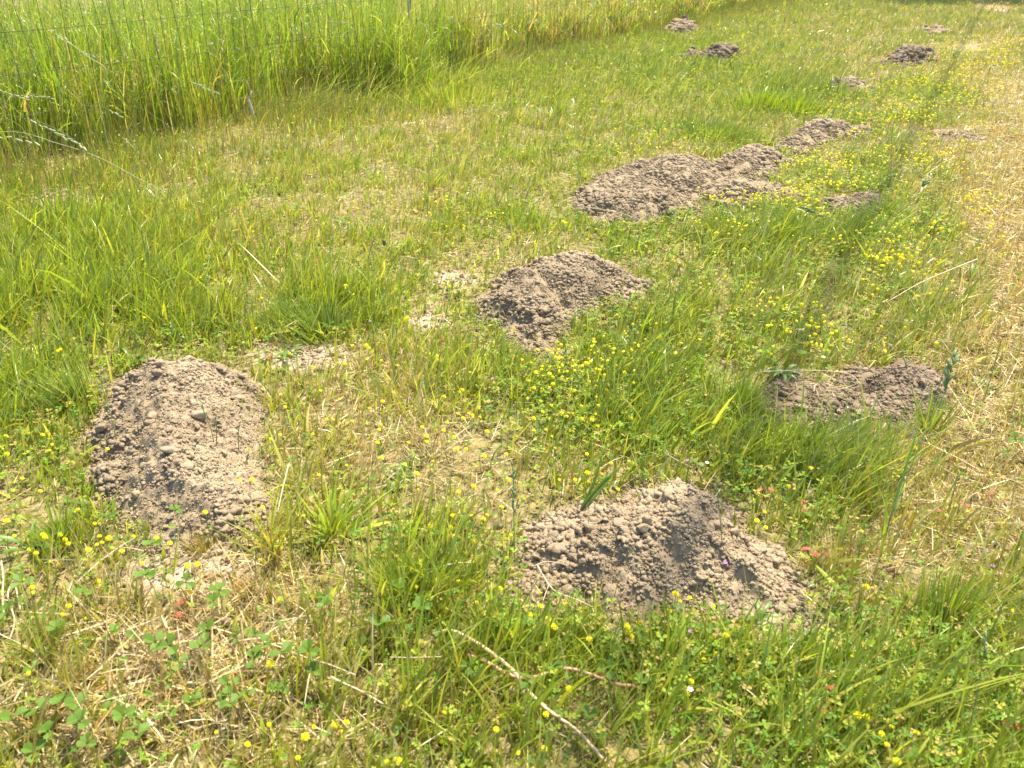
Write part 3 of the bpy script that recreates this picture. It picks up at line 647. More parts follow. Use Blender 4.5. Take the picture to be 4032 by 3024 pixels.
keep = (rng.random(len(x)) < (flow**1.4)*(1-bare)*np.clip(fbm(x*5, y*5, 15, 3)*5-2.2, 0, 1.0)+.006)*(s < -.01)*(fence_s(x, y) < -.6)
px, py = D(x, y); keep &= ~((py > 1240) & (rng.random(len(x)) < .6))
x, y = x[keep], y[keep]
FX = np.concatenate([fx, x]); FY = np.concatenate([fy, y]); FZ, FS = ground(FX, FY)
pxf, pyf = D(FX, FY); vis = (pxf > 0) & (pxf < 2212) & (pyf > 0) & (pyf < 1690)
order = np.lexsort((FY, ~vis))
MK = {'m1': 'the lower left mound', 'm2': 'the nearest right mound', 'm3': 'the centre mound', 'm4': 'the broken mound near the right edge', 'm5': 'the widest mound', 'm8': 'the small flat mound right of the widest mound', 'm7': 'the long low mound', 'm14': 'the flattened mound by the bare track'}
def where(x_, y_):
    px_, py_ = D(np.array([x_]), np.array([y_])); px_, py_ = float(px_[0]), float(py_[0]); best = None
    for m in MOUNDS:
        if m['k'] not in MK: continue
        P = np.array(m['poly'], float); a0, b0 = P.min(0); a1, b1 = P.max(0); cx_, cy_ = (a0+a1)/2, (b0+b1)/2
        dx_ = max(a0-px_, px_-a1, 0); dy_ = max(b0-py_, py_-b1, 0); dd_ = math.hypot(dx_, dy_*1.3)
        if best is None or dd_ < best[0]: best = (dd_, m['k'], px_-cx_, py_-cy_, (a1-a0)/2, (b1-b0)/2, dd_)
    _, k_, ex, ey, hw_, hh_, dist = best
    vv = '' if abs(ey) < hh_*.6 else ('in front' if ey > 0 else 'behind'); uu = '' if abs(ex) < hw_*.6 else ('right of' if ex > 0 else 'left of')
    side = (vv+(' and ' if vv and uu else '')+uu) or 'by'
    if vv == 'in front' and not uu: side = 'in front of'
    far_ = '' if side == 'by' else ('close ' if dist < 50 else ('somewhat ' if dist < 120 else ('well ' if dist < 220 else 'far ')))
    return far_+side+' '+MK[k_], px_, py_, k_
first = [True]*3; nfl = 0; restx = []
cls = {}; ORD = ['first', 'second', 'third', 'fourth', 'fifth', 'sixth', 'seventh', 'eighth', 'ninth', 'tenth', 'eleventh', 'twelfth', 'thirteenth', 'fourteenth', 'fifteenth', 'sixteenth', 'seventeenth', 'eighteenth', 'nineteenth', 'twentieth']
for i in order[:1400]:
    if vis[i]: cls.setdefault(where(FX[i], FY[i])[0], []).append(i)
chosen = set([int(i) for i in order if vis[i]][:300])
def flab(i):
    k_ = where(FX[i], FY[i])[0]; mem = cls.get(k_, [])
    if 1 < len(mem) <= 60 and all(int(q_) in chosen for q_ in mem):
        mem = sorted(mem, key=lambda q_: D(FX[q_:q_+1], FY[q_:q_+1])[0][0]); p_ = mem.index(i); rv = len(mem)-1-p_
        if p_ < 20: return k_+', '+('leftmost' if p_ == 0 else ORD[p_]+' from left')
        if rv < 20: return k_+', '+('rightmost' if rv == 0 else ORD[rv]+' from right')
    return k_
for i in order:
    hz = FZ[i]
    if nfl < 300 and vis[i]:
        j = nfl % 3; lab = 'yellow flower '+flab(i); sc_ = float(rng.uniform(.6, 1.1))
        if first[j]:
            r = protos[j]; first[j] = False; r.location = (FX[i], FY[i], hz); r.scale = (sc_,)*3; r.rotation_euler = (0, 0, float(rng.uniform(0, 6)))
        else: r = tree_copy(protos[j], (FX[i], FY[i], hz), float(rng.uniform(0, 6)), sc_)
        tag(r, lab, 'flower', YG); nfl += 1
    else: restx.append(i)
restx = np.array(restx); P = np.stack([FX[restx], FY[restx], FZ[restx]+rng.uniform(.04, .085, len(restx))*(1+FY[restx]*.05)], 1)
H = Heap(); rr = rng.uniform(.0025, .0048, len(restx))*(1+P[:, 1]/11)
V, T = crumbs(P, rr, 1, .3); H.add(V, T)
tag(put('yellow_flowers', H.mesh('yellow_flowers', M_pet), None), 'many tiny yellow clover flowers farther off in the grass', 'flowers', kind='stuff')
print('flowers', len(FX))
PG = 'small purple flowers in the grass'
pp = flower_proto('purple_flower', M_pur, 'flower', .0045, .055, True); fp = True
for px_, py_, lb in [(525,694,'pink purple flower between the lower left mound and the round grass clump'),(585,642,'purple flower at the left foot of the round grass clump'),(567,771,'pale purple flower behind the lower left mound beside the bare soil'),(614,773,'purple flower left on the bare soil strip behind the lower left mound'),
    (633,776,'purple flower middle of the bare soil strip behind the lower left mound'),(1102,1255,'purple flower by the left foot of the nearest right mound'),(1501,1353,'purple flower in the leaves in front of the nearest right mound'),(1561,1228,'purple flower on the leafy sprig over the nearest right mound'),
    (1730,1412,'purple flower in the leafy grass right of the nearest right mound'),(1834,1518,'purple flower low in the leafy grass at lower right'),(1060,807,'purple flower in the grass below the centre mound'),(880,850,'purple flower in the dry grass left of the lush patch'),(2144,1176,'upper purple flower near the right edge'),
    (2146,1204,'lower purple flower near the right edge'),(1162,251,'left one of two far purple flowers in the upper grass'),(1193,251,'right one of two far purple flowers in the upper grass'),(1482,983,'purple flower at the edge of the green clump behind the nearest right mound'),(1758,1045,'tiny purple flower in the green clump right of the nearest right mound'),
    (1040,863,'purple flower among yellow flowers in the lush patch'),(804,685,'purple flower right of the round grass clump')]:
    a_, b_ = G(px_, py_, .05); a_, b_ = float(a_), float(b_); s_ = float(1+b_*.08)
    if fp: s_ *= .7; r = pp; fp = False; r.location = (a_, b_, gz(a_, b_)); r.scale = (s_,)*3
    else: r = tree_copy(pp, (a_, b_, gz(a_, b_)), float(rng.uniform(0, 6)), s_*.7)
    tag(r, lb, 'flower', PG)
wp = flower_proto('white_flower', M_white, 'flower', .006, .06, True); fp = True
for px_, py_, lb, s_ in [(1538,988,'white flower in the grass behind the nearest right mound',1),(1496,1470,'white flower among yellow ones in front of the nearest right mound',1),(1861,57,'left one of two far white flower heads at the top',2.6),(1890,60,'right one of two far white flower heads at the top',2.6),(1768,773,'white curled flower behind the broken right mound',1.2)]:
    a_, b_ = G(px_, py_, .05); a_, b_ = float(a_), float(b_)
    if fp: s_ *= .7; r = wp; fp = False; r.location = (a_, b_, gz(a_, b_)); r.scale = (s_,)*3
    else: r = tree_copy(wp, (a_, b_, gz(a_, b_)), float(rng.uniform(0, 6)), s_*.7)
    tag(r, lb, 'flower', 'small white flowers in the grass')

# ------------------------------------------------------------------ clover leaves with heart-shaped leaflets
def heart_leaflet(size, bend):
    V = []; ns_, nr = 14, 3
    prof = [(0, 0), (.30, .22), (.60, .44), (.86, .46), (1.0, .30), (1.0, .14), (.90, 0)]
    L = []
    for a_, b_ in prof: L.append((a_, b_))
    mid = [(0, 0), (.2, 0), (.45, 0), (.7, 0), (.82, 0), (.88, 0), (.90, 0)]
    V = []; T = []
    for sgn in (1, -1):
        b0 = len(V)
        for (a_, b_), (c_, d_) in zip(prof, mid):
            for f_ in (0, .5, 1.0):
                xx = c_+(a_-c_)*f_; yy = sgn*b_*f_; V.append((xx*size, yy*size, size*(bend*abs(yy)-.22*xx*xx)))
        for i in range(len(prof)-1):
            for k in range(2):
                A = b0+i*3+k; T += [(A, A+3, A+4), (A, A+4, A+1)] if sgn < 0 else [(A, A+4, A+3), (A, A+1, A+4)]
    return np.array(V), np.array(T)
def clover_proto(size, h, name='clover_leaf'):
    root = empty(name, (0, 0, -50), 'x', 'clover leaf')
    lean = Vector((rng.uniform(-.01, .01), rng.uniform(-.01, .01), h))
    V, T = tube(smooth_path([(0, 0, -.01), (lean.x*.3, lean.y*.3, h*.5), lean], 3), .0007, .0006, 5); put('stem', tri_mesh('stem', V, T, None, M_stem), None, root)
    for k in range(3):
        V, T = heart_leaflet(size, rng.uniform(.25, .6)); o = put('leaflet', tri_mesh('leaflet', V, T, None, M_clov, True), None, root)
        o.location = lean; o.rotation_euler = (rng.uniform(-.2, .2), rng.uniform(-.85, .1), k*2.09+rng.uniform(-.25, .25))
    return root
cps = [clover_proto(.018, .045), clover_proto(.016, .055), clover_proto(.015, .04), clover_proto(.019, .05)]
cfirst = [True]*4
LL = crop(0, 1974, [(540,650),(325,740),(700,840),(1310,850),(1490,860),(1620,840),(1380,650),(1375,730),(2060,650),(2010,720),(1000,340),(1120,160),(710,130),(1090,970),(1150,1050),(1020,1150),(1450,1150),(1790,1010),(740,1230),(455,1290),(540,1320),(1210,1290),(1400,1290),(1410,1370),(1040,1380),(120,1440),(480,1480),(600,1480),(380,1540),(550,850),(370,890),(960,530),(1225,555),(860,1420),(890,1350),(300,1380),(190,1160),(1990,1030),(2000,1100),(1560,1000),(530,1000),(860,870),(1300,960),(980,960),(1640,930),(1700,1180),(1500,1240),(620,1560),(230,1620),(900,1560)])
RL = crop(1300, 1974, [(1250,1100),(1400,1010),(1730,1050),(1570,1350),(590,1090),(230,890),(310,810),(430,530),(620,690),(1900,1100),(900,1040)])
ML = [(1670,795),(1720,800),(1735,725),(1760,960),(1500,1010),(2160,980),(2185,960),(60,1290),(30,1340)]
names_q = ['lower left corner area']
def put_clover(px_, py_, lab, hgt=.03):
    global cfirst
    j = int(rng.integers(0, 4)); a_, b_ = G(px_, py_, hgt); a_, b_ = float(a_), float(b_); z_ = gz(a_, b_)+float(rng.uniform(-.005, .01)); s_ = float(rng.uniform(.7, 1.15))
    if cfirst[j]: r = cps[j]; cfirst[j] = False; r.location = (a_, b_, z_); r.scale = (s_,)*3; r.rotation_euler = (0, 0, float(rng.uniform(0, 6)))
    else: r = tree_copy(cps[j], (a_, b_, z_), float(rng.uniform(0, 6)), s_)
    tag(r, lab, 'clover leaf', 'three-part clover leaves in the grass')
LS = []
for ri, k0 in enumerate(range(0, len(LL), 7)):
    for ci, q in enumerate(sorted(sorted(LL, key=lambda q_: q_[1])[k0:k0+7])): LS.append((q[0], q[1], 'clover leaf in the lower left straw, %s row down, %s from the left' % (('first','second','third','fourth','fifth','sixth','seventh','bottom')[min(ri,7)], ('first','second','third','fourth','fifth','sixth','seventh')[ci])))
for q in LS:
    row = 'just below' if q[1] < 1300 else ('some way below' if q[1] < 1480 else 'near the bottom edge below')
    sidew = 'left' if q[0] < 250 else ('right' if q[0] > 520 else 'middle')
    put_clover(*q)
for q, lb in zip(RL, ['clover leaf right beside the crossing of the two runners', 'clover leaf over the pink runner right of the crossing', 'clover leaf above the right half of the pink runner', 'clover leaf right of the lower half of the tan runner', 'clover leaf in dry grass left of the runners', 'lower clover leaf of two in the grass left of the runners',
        'upper clover leaf of two in the grass left of the runners', 'clover leaf in grass left of the nearest right mound foot', 'clover leaf over the green grass above the tan runner start', 'clover leaf near the far right end of the pink runner', 'withered small clover leaf at the left end of the pink runner']): put_clover(*q, lb, .04)
for q, lb in zip(ML, ['left clover leaf behind the left end of the broken right mound', 'right clover leaf behind the left end of the broken right mound', 'clover leaf in the grass above the broken right mound', 'clover leaf in the green clump below the broken right mound', 'clover leaf at the right back corner of the nearest right mound',
        'left clover leaf at the right edge below the broken mound', 'right clover leaf at the right edge below the broken mound', 'upper clover leaf near the left edge below the grey stone', 'lower clover leaf near the left edge below the grey stone']): put_clover(*q, lb, .03)

# ------------------------------------------------------------------ runners lying over the grass
def runner(L, mat, r, label, h=.035):
    pts = []
    for a_, b_, hh_ in L:
        gx_, gy_ = G(a_, b_, h+hh_); pts.append(Vector((float(gx_), float(gy_), h+hh_)))
    P = smooth_path(pts, 7); P = [p_+Vector((rng.normal(0, .0003), rng.normal(0, .0003), rng.normal(0, .0003))) for p_ in P]
    V, T = tube(P, r, r*.75, 8); V = V-np.array(pts[0][:])
    o = put('runner_stem', tri_mesh('runner_stem', V, T, None, mat, True), None); o.location = pts[0]
    return tag(o, label, 'stem', 'creeping stems crossing on the grass')
c8 = lambda L, H_: [(*q, h_) for q, h_ in zip(crop(1300, 1974, L), H_)]
runner(c8([(640,830),(740,805),(820,830),(920,885),(1040,970),(1140,1055),(1200,1140),(1280,1230),(1400,1330),(1540,1430),(1650,1550),(1740,1659)], [-.03,-.01,0,.0,.005,.01,.005,0,0,-.005,-.01,-.03]), M_runA, .0032, 'long tan creeping stem running down to the bottom edge')
runner(c8([(860,960),(940,985),(1040,1040),(1120,1080),(1200,1100),(1290,1090),(1360,1065),(1440,1040),(1540,1050),(1680,1100),(1800,1140),(1880,1150),(1950,1170)], [-.02,-.01,0,-.004,-.006,0,0,0,0,0,-.005,-.01,-.03]), M_runB, .0032, 'pink creeping stem crossing beneath the tan one')
def straws(L, label, h=.03, r=.0013, mat=M_strawf, name='straw_stem'):
    pts = []
    for a_, b_ in L:
        gx_, gy_ = G(a_, b_, h); z_ = max(h, gz(float(gx_), float(gy_))+.004); gx_, gy_ = G(a_, b_, z_); pts.append(Vector((float(gx_), float(gy_), z_)))
    P = smooth_path(pts, 5); V, T = tube(P, r, r*.6, 6); V = V-np.array(pts[0][:])
    o = put(name, tri_mesh(name, V, T, None, mat, True), None); o.location = pts[0]
    return tag(o, label, 'straw', 'single dry stems lying on the grass')
c7 = lambda L: crop(0, 1974, L); c8b = lambda L: crop(1300, 1974, L)
straws(c7([(5,370),(20,470),(15,600),(30,740)]), 'pale upright straw stem at the left edge', .03, .002)
straws(c7([(110,440),(60,540),(50,600),(90,740),(60,860)]), 'bent pale straw stem near the left edge', .03, .0018)
straws(c7([(1120,1128),(1250,1130),(1400,1128),(1470,1126)]), 'thick straight straw lying flat in the lower left litter', .015, .0022)
straws(c7([(1620,865),(1750,910),(1900,970),(2060,1020),(2212,1080)]), 'long thin straw slanting right across the lower left grass', .05, .0012)
straws(c7([(1940,1010),(1915,1130),(1895,1260)]), 'thin straw slanting down at the right of the lower left litter', .05, .001)
straws(c7([(1180,370),(1185,480),(1195,640)]), 'white upright dry straw below the lower left mound', .04, .0015)
straws([(623,1005),(612,1050),(600,1105)], 'pale straight dry straw leaning right of the lower left mound', .06, .0015)
straws(c8b([(610,450),(700,405),(790,385),(900,380)]), 'curved pale straw left of the nearest right mound', .04, .0016)
straws(c8b([(1290,400),(1330,470),(1370,530),(1420,570),(1530,610),(1640,660)]), 'long straw trailing over the lower left flank of the nearest right mound', .03, .0014)
straws(c8b([(1260,405),(1340,375),(1430,385),(1480,400)]), 'thin arched root on the left flank of the nearest right mound', .05, .0009)
straws(c8b([(1630,600),(1640,690),(1700,760),(1740,800)]), 'pale rootlet hanging at the front of the nearest right mound', .03, .0011)
straws(c8b([(0,1090),(80,1130),(190,1180),(330,1260)]), 'tan straw crossing the grass left of the runners', .04, .0018)
straws(c8b([(370,970),(520,972),(700,965)]), 'thin level straw in the grass left of the crossing', .045, .001)
straws([(1640,803),(1740,800),(1830,806),(1860,830)], 'thin straw lying across the back of the broken right mound', .05, .0012)
straws([(2000,378),(2040,350),(2072,338)], 'pale straw bundle stem near the small flat mound', .05, .002)
straws([(2110,560),(2060,580),(1990,610),(1920,650)], 'long pale straw on the grass toward the bare track', .08, .002)
straws([(1250,445),(1330,458),(1370,470)], 'pale straw on the left flank of the widest mound', .08, .0022)
# scraps of straw strewn on mound flanks
def sticks_on(m_key, spots, n_each, spread, grp):
    mm = [q for q in MOUNDS if q['k'] == m_key][0]
    for (a_, b_) in spots:
        H = Heap(); gx_, gy_ = G(a_, b_, .05); n = n_each
        xx = float(gx_)+rng.normal(0, spread, n); yy = float(gy_)+rng.normal(0, spread, n); zz, _ = ground(xx, yy)
        V, T, Cc = ribbons(np.stack([xx, yy, zz+.008], 1), rng.uniform(0, 6.3, n), rng.uniform(.02, .07, n), rng.uniform(.0008, .002, n)*(1+float(gy_)/6), rng.normal(1.5, .15, n), rng.normal(1.6, .3, n), rng.uniform(-1, 1, n), pick(STRAW, n), pick(STRAW, n), 3); H.add(V, T, Cc)
        tag(put('straw_tuft', H.mesh('straw_tuft', M_dry), None), grp, 'straw', kind='stuff')
sticks_on('m5', [(1290, 455), (1340, 470)], 90, .06, 'dry straw scraps over the left flank of the widest mound')
sticks_on('m2', [(1190, 1290), (1225, 1265)], 40, .022, 'dry straw scraps at the left foot of the nearest right mound')
sticks_on('m4', [(1800, 820)], 50, .05, 'dry straw scraps behind the broken right mound')
sticks_on('m14', [(2010, 300), (2060, 290)], 120, .15, 'dry straw scraps over the flattened mound by the track')

# ------------------------------------------------------------------ single stalks and weeds
def ground_at(px_, py_, h=0):
    a_, b_ = land(px_, py_); return Vector((a_, b_, gz(a_, b_)))
def blade_part(name, pts, wdt, mat, root, org, blunt=.2):
    P = [p_-org for p_ in smooth_path(pts, 4)]; n = len(P); V = []; T = []
    for i, p_ in enumerate(P):
        t_ = (P[min(i+1, n-1)]-P[max(i-1, 0)]).normalized(); sd_ = t_.cross(Vector((.2, -1, .3))).normalized(); nn_ = t_.cross(sd_); f_ = i/(n-1); ww = wdt*.5*(min(1, f_*5+.45))*(1-f_**3*(1-blunt))
        V += [(p_-sd_*ww+nn_*ww*.3)[:], p_[:], (p_+sd_*ww+nn_*ww*.3)[:]]
    for i in range(n-1):
        for k in (0, 1): A = i*3+k; T += [(A, A+1, A+4), (A, A+4, A+3)]
    return put(name, tri_mesh(name, np.array(V), np.array(T), None, mat, True), None, root)
def spikelets(P0, P1, n, size, mat, root, org, spread=.4, name='seed_head'):
    H = Heap(); V0, T0 = ICO[1]
    for i in range(n):
        p_ = P0.lerp(P1, i/max(1, n-1)); ax = (P1-P0).normalized(); off = Vector(rng.normal(0, 1, 3)); off = (off-ax*off.dot(ax)).normalized()
        dirv = (ax+off*spread+Vector((0, 0, -.15))).normalized(); c_ = p_+dirv*size*.45
        q = dirv.to_track_quat('Z', 'Y').to_matrix(); sl = size*(.8+.4*rng.random())
        V = V0*np.array([sl*.13, sl*.13, sl*.5]); V = V@np.array(q).T+np.array((c_-org)[:]); H.add(V, T0)
    return put(name, H.mesh(name, mat, True), None, root)
def stalk(pts, r, label, head=None, mat=M_stem, hm=M_seed, group=None, name='grass_stalk', leaf=None):
    org = pts[0]; root = empty(name, org, label, 'grass stalk', group)
    P = [p_-org for p_ in smooth_path(pts, 6)]; V, T = tube(P, r, r*.55, 5); put('stem', tri_mesh('stem', V, T, None, mat, True), None, root)
    if head: n, size, frac = head; m_ = len(P); spikelets(P[int(m_*(1-frac))]+org, P[-1]+org, n, size, hm, root, org)
    if leaf:
        for (L_pts, wd, mt) in leaf: blade_part('leaf', L_pts, wd, mt, root, org)
    return root
AG = 'arching seeded grass stalks leaning out from the tall grass'
def arch(L, depth, base, label, head=(7, .022, .3), r=.0013, mat=M_stem):
    depth *= DS; base = (base[0]*DS, base[1]*DS); pts = [U(a_, b_, depth) for a_, b_ in L]; g_ = Vector((base[0], base[1], 0)); g_.z = gz(*base)
    mid = g_.lerp(pts[0], .6)+Vector((-.03, 0, .05)); stalk([g_, mid]+pts, r, label, head, mat, M_seed, AG)
DS = .84
arch([(0,285),(132,312),(222,344),(298,385),(352,412)], 3.6, (-3.3, 3.3), 'long pale bare stalk slanting down at far left', (3, .02, .1), .0018, M_seed)
arch([(-30,250),(62,257),(87,264),(139,288),(180,317)], 3.6, (-3.4, 3.6), 'far left stalk with the largest drooping pale seed head', (14, .03, .5), .0014)
arch([(156,274),(222,215),(295,184),(347,174),(416,179),(467,198)], 4.4, (-2.95, 4.35), 'stalk arching widest to the right with a pale tip', (6, .026, .16))
arch([(90,284),(146,236),(208,229),(239,239),(258,250)], 4.2, (-3.05, 4.2), 'short arch ending in a drooping head above the widest flat straw', (6, .024, .2))
arch([(190,240),(284,229),(347,260),(395,298),(415,317)], 4.4, (-2.9, 4.6), 'stalk falling right from the fence foot with a small pale tip', (4, .024, .14))
arch([(229,153),(194,125),(156,97),(137,82)], 4.4, (-2.6, 4.9), 'thick pale straight stem leaning left before the wire', (3, .03, .2), .0028, M_seed)
arch([(-20,190),(0,201),(30,206),(55,215)], 4.0, (-3.5, 4.2), 'left edge stalk with a pale drooping seed head beside the wire', (6, .024, .5))
arch([(20,215),(59,205),(85,205),(108,212)], 4.1, (-3.3, 4.2), 'second stalk from the left edge with a forked pale seed head', (8, .026, .5))
arch([(0,262),(35,267),(55,285),(75,307)], 3.7, (-3.35, 3.7), 'lowest left stalk with a hanging pale seed head', (8, .03, .7))
arch([(0,160),(50,135),(104,115),(187,113),(215,123)], 4.8, (-3.9, 5.0), 'high arching stalk ending before the wires at upper left', (6, .026, .2))
arch([(1040,60),(1129,28),(1216,3),(1268,2),(1282,7)], 8.6, (-.9, 8.9), 'far stalk arching right along the top edge', (5, .04, .12), .0025)
arch([(820,85),(852,69),(990,49),(1060,49),(1080,56)], 7.6, (-1.8, 7.9), 'stalk arching right in the middle of the tall grass', (6, .04, .15), .0022)
arch([(600,90),(621,66),(676,42),(715,42),(742,50)], 6.8, (-2.4, 7.0), 'stalk with a hanging head right of the wires', (6, .035, .25), .002)
arch([(950,150),(1000,110),(1100,60),(1170,45)], 8.0, (-1.2, 8.1), 'stalk leaning up right at the corner of the tall grass', (4, .035, .12), .0022)
arch([(900,200),(960,180),(1040,170),(1110,168)], 7.4, (-1.5, 7.3), 'low pale stalk lying out over the dark base of the tall grass', (4, .03, .1), .002)
# pale dead stalk in front of the fence
b_ = ground_at(548, 262)
root = empty('dead_stalk', b_, 'pale bone-white dead stalk standing at the foot of the tall grass', 'dead stalk')
V, T = tube([(0, 0, -.01), (.003, 0, .05), (-.004, 0, .10), (-.012, 0, .15)], .012, .008, 8); put('stem', tri_mesh('stem', V, T, None, M_pale, True), None, root)
V, T = tube([(-.012, 0, .148), (.01, 0, .165), (.02, 0, .19)], .008, .003, 6); put('broken_tip', tri_mesh('broken_tip', V, T, None, M_pale, True), None, root)
# big green brome head at right
bs = ground_at(1900, 1215); dz_ = 1.36
pts = [bs, U(1923, 1120, dz_), U(1957, 1035, dz_), U(1992, 948, dz_), U(2015, 899, dz_), U(2045, 837, dz_), U(2060, 772, dz_)]
stalk(pts, .0013, 'tall near grass stalk with a plump green seed head at right', (12, .024, .2), M_stem, M_gseed, leaf=[([pts[1], U(1965, 985, dz_+.01), U(1990, 905, dz_+.03)], .006, M_weed), ([bs, U(1912, 1150, dz_), U(1915, 1060, dz_-.02)], .007, M_lime)])
for (L, lb, hd) in [([(1985,905),(1975,860),(1962,810),(1950,765)], 'slim green stalk in front of the raised part of the broken mound', (6, .012, .25)), ([(2000,900),(2030,830),(2050,755)], 'dark slim stalk crossing behind the plump seed head', None), ([(2120,880),(2145,800),(2160,745),(2172,720)], 'tall thin dark stem near the right edge by the bare ground', None),
        ([(1560,1180),(1555,1110),(1548,1050)], 'green stalk at the right flank of the nearest right mound', (5, .012, .3)), ([(462,955),(455,925),(443,895),(436,870)], 'green seeded stalk sprouting high on the lower left mound', (6, .01, .35)), ([(468,960),(468,930),(466,900)], 'short green stalk beside the seeded one on the lower left mound', (4, .009, .4)),
        ([(516,975),(515,945),(517,915)], 'short green stalk near the right rim of the lower left mound', (4, .009, .4)), ([(252,950),(240,900),(225,850),(212,800)], 'pale green blade rising at the left rim of the lower left mound', (4, .014, .3)),
        ([(925,492),(924,440),(926,390),(925,342)], 'tall dark green stem with a small round bud in the middle field', (2, .014, .03)), ([(1880,560),(1930,480),(1980,420),(1998,395)], 'stalk with plump head pointing right near the small flat mound', (7, .03, .2)),
        ([(1760,560),(1830,500),(1745,450)], 'bent stalk over the flowers in front of the small flat mound', (6, .03, .2)), ([(1925,440),(1925,330),(1930,260)], 'dark thin stem standing between the small flat mound and the flattened mound', None), ([(1510,250),(1508,230),(1510,205)], 'short dark stem with a round bud in the upper field', (2, .03, .06)),
        ([(1690,262),(1686,230),(1682,190)], 'dark thin stem at the left of the long low mound', None), ([(2105,230),(2125,180),(2143,142)], 'thin stem with a dark bud near the bare track at upper right', (2, .04, .05)), ([(1820,270),(1825,200),(1830,158)], 'dark thin stem in front of the distant cloddy mound', None),
        ([(2075,1659),(2110,1500),(2130,1380)], 'blurred green stalk at the bottom right corner', (5, .012, .2)), ([(1732,1659),(1738,1560),(1736,1480)], 'grey thin dry stalk rising from the bottom edge right of centre', None)]:
    g_ = ground_at(*L[0]); dp = g_.y*CP+(CH-g_.z)*SP
    stalk([g_]+[U(a_, c_, dp-.01*i) for i, (a_, c_) in enumerate(L[1:], 1)], .0008+.00025*dp, lb, hd, M_stem, M_gseed)
# green shoot on the nearest right mound
bs = ground_at(1250, 1112, .06); dp = bs.y*CP+(CH-bs.z)*SP
root = empty('green_shoot', bs, 'thick blue-green shoot leaning right at the back edge of the nearest right mound', 'shoot')
blade_part('leaf', [bs, U(1270, 1072, dp), U(1288, 1030, dp), U(1299, 987, dp)], .007, M_clov, root, bs, .3)
blade_part('leaf', [bs, U(1278, 1080, dp+.01), U(1305, 1045, dp+.02), U(1335, 1008, dp+.03)], .013, M_stem, root, bs, .1)
V, T = tube(smooth_path([(0, 0, -.01), tuple(U(1262, 1090, dp)-bs), tuple(U(1290, 1055, dp)-bs), tuple(U(1318, 1025, dp)-bs)], 4), .003, .0045, 7); put('bud_sheath', tri_mesh('bud_sheath', V, T, None, M_clov, True), None, root)
# dark seeded stalk left of it
g_ = ground_at(1112, 1212); dp = g_.y*CP+(CH-g_.z)*SP
stalk([g_, U(1111, 1160, dp), U(1110, 1109, dp), U(1109, 1060, dp), U(1108, 1005, dp)], .0014, 'upright dark green seeded stalk left of the nearest right mound', (16, .014, .5), M_stem, M_gseed)
# nodding bud
g_ = ground_at(785, 600); dp = g_.y*CP+(CH-g_.z)*SP
root = empty('nodding_bud', g_, 'hooked stem with a nodding green bud in the left middle field', 'flower bud')
P = smooth_path([Vector((0, 0, 0)), U(800, 540, dp)-g_, U(812, 508, dp)-g_, U(822, 500, dp)-g_, U(829, 512, dp)-g_], 5); V, T = tube(P, .0016, .0011, 6); put('stem', tri_mesh('stem', V, T, None, M_stem, True), None, root)
V0, T0 = ICO[2]; put('bud', tri_mesh('bud', V0*np.array([.007, .007, .013])+np.array((U(830, 524, dp)-g_)[:]), T0, None, M_bud, True), None, root)
# lime leaf on the right
for (L, lb, wd) in [([(1815,1308),(1790,1283),(1770,1262),(1755,1246)], 'bright lime broad leaf pointing up left beside the nearest right mound', .0085), ([(2060,1385),(2080,1378),(2100,1365),(2112,1355)], 'bright lime leaf lying in the grass at lower right', .007), ([(2035,1390),(2070,1394),(2110,1392)], 'pale green stalk piece lying below the lime leaf at lower right', .006)]:
    P = [ground_at(a_, c_, .03)+Vector((0, 0, .03)) for a_, c_ in L]
    root = empty('broad_leaf', P[0], lb, 'leaf'); blade_part('blade', P, wd, M_lime, root, P[0], .3)

# weeds with broad toothed leaves
def weed_proto(n, L, W_, up):
    root = empty('leafy_weed', (0, 0, -50), 'x', 'weed')
    for k in range(n):
        az_ = k*2.4+rng.uniform(-.3, .3); l = L*rng.uniform(.7, 1.1); w_ = W_*rng.uniform(.8, 1.2); S = 9; V = []; T = []; t_ = up+rng.uniform(-.3, .2); pos = np.zeros(3); d_ = np.array([math.cos(az_), math.sin(az_), 0]); s_ = np.array([-math.sin(az_), math.cos(az_), 0])
        for i in range(S+1):
            f = i/S; prof = math.sin(math.pi*min(1, f*.92+.08))**.8*(.35+.65*f)*(1 if i % 2 else .72); hw = max(.0005, w_*.5*prof)
            nrm = np.array([0, 0, 1])*math.sin(t_)+d_*-math.cos(t_)
            V += [pos-s_*hw+nrm*hw*.35, pos.copy(), pos+s_*hw+nrm*hw*.35]
            pos = pos+(l/S)*(d_*math.sin(t_)+np.array([0, 0, 1])*math.cos(t_)); t_ += .13
        for i in range(S):
            for k2 in (0, 1): A = i*3+k2; T += [(A, A+1, A+4), (A, A+4, A+3)]
        put('leaf', tri_mesh('leaf', np.array(V), np.array(T), None, M_weed, True), None, root)
    return root
wps = [weed_proto(6, .075, .017, .5), weed_proto(4, .10, .014, .25), weed_proto(8, .055, .016, .9)]; wf = [True]*3
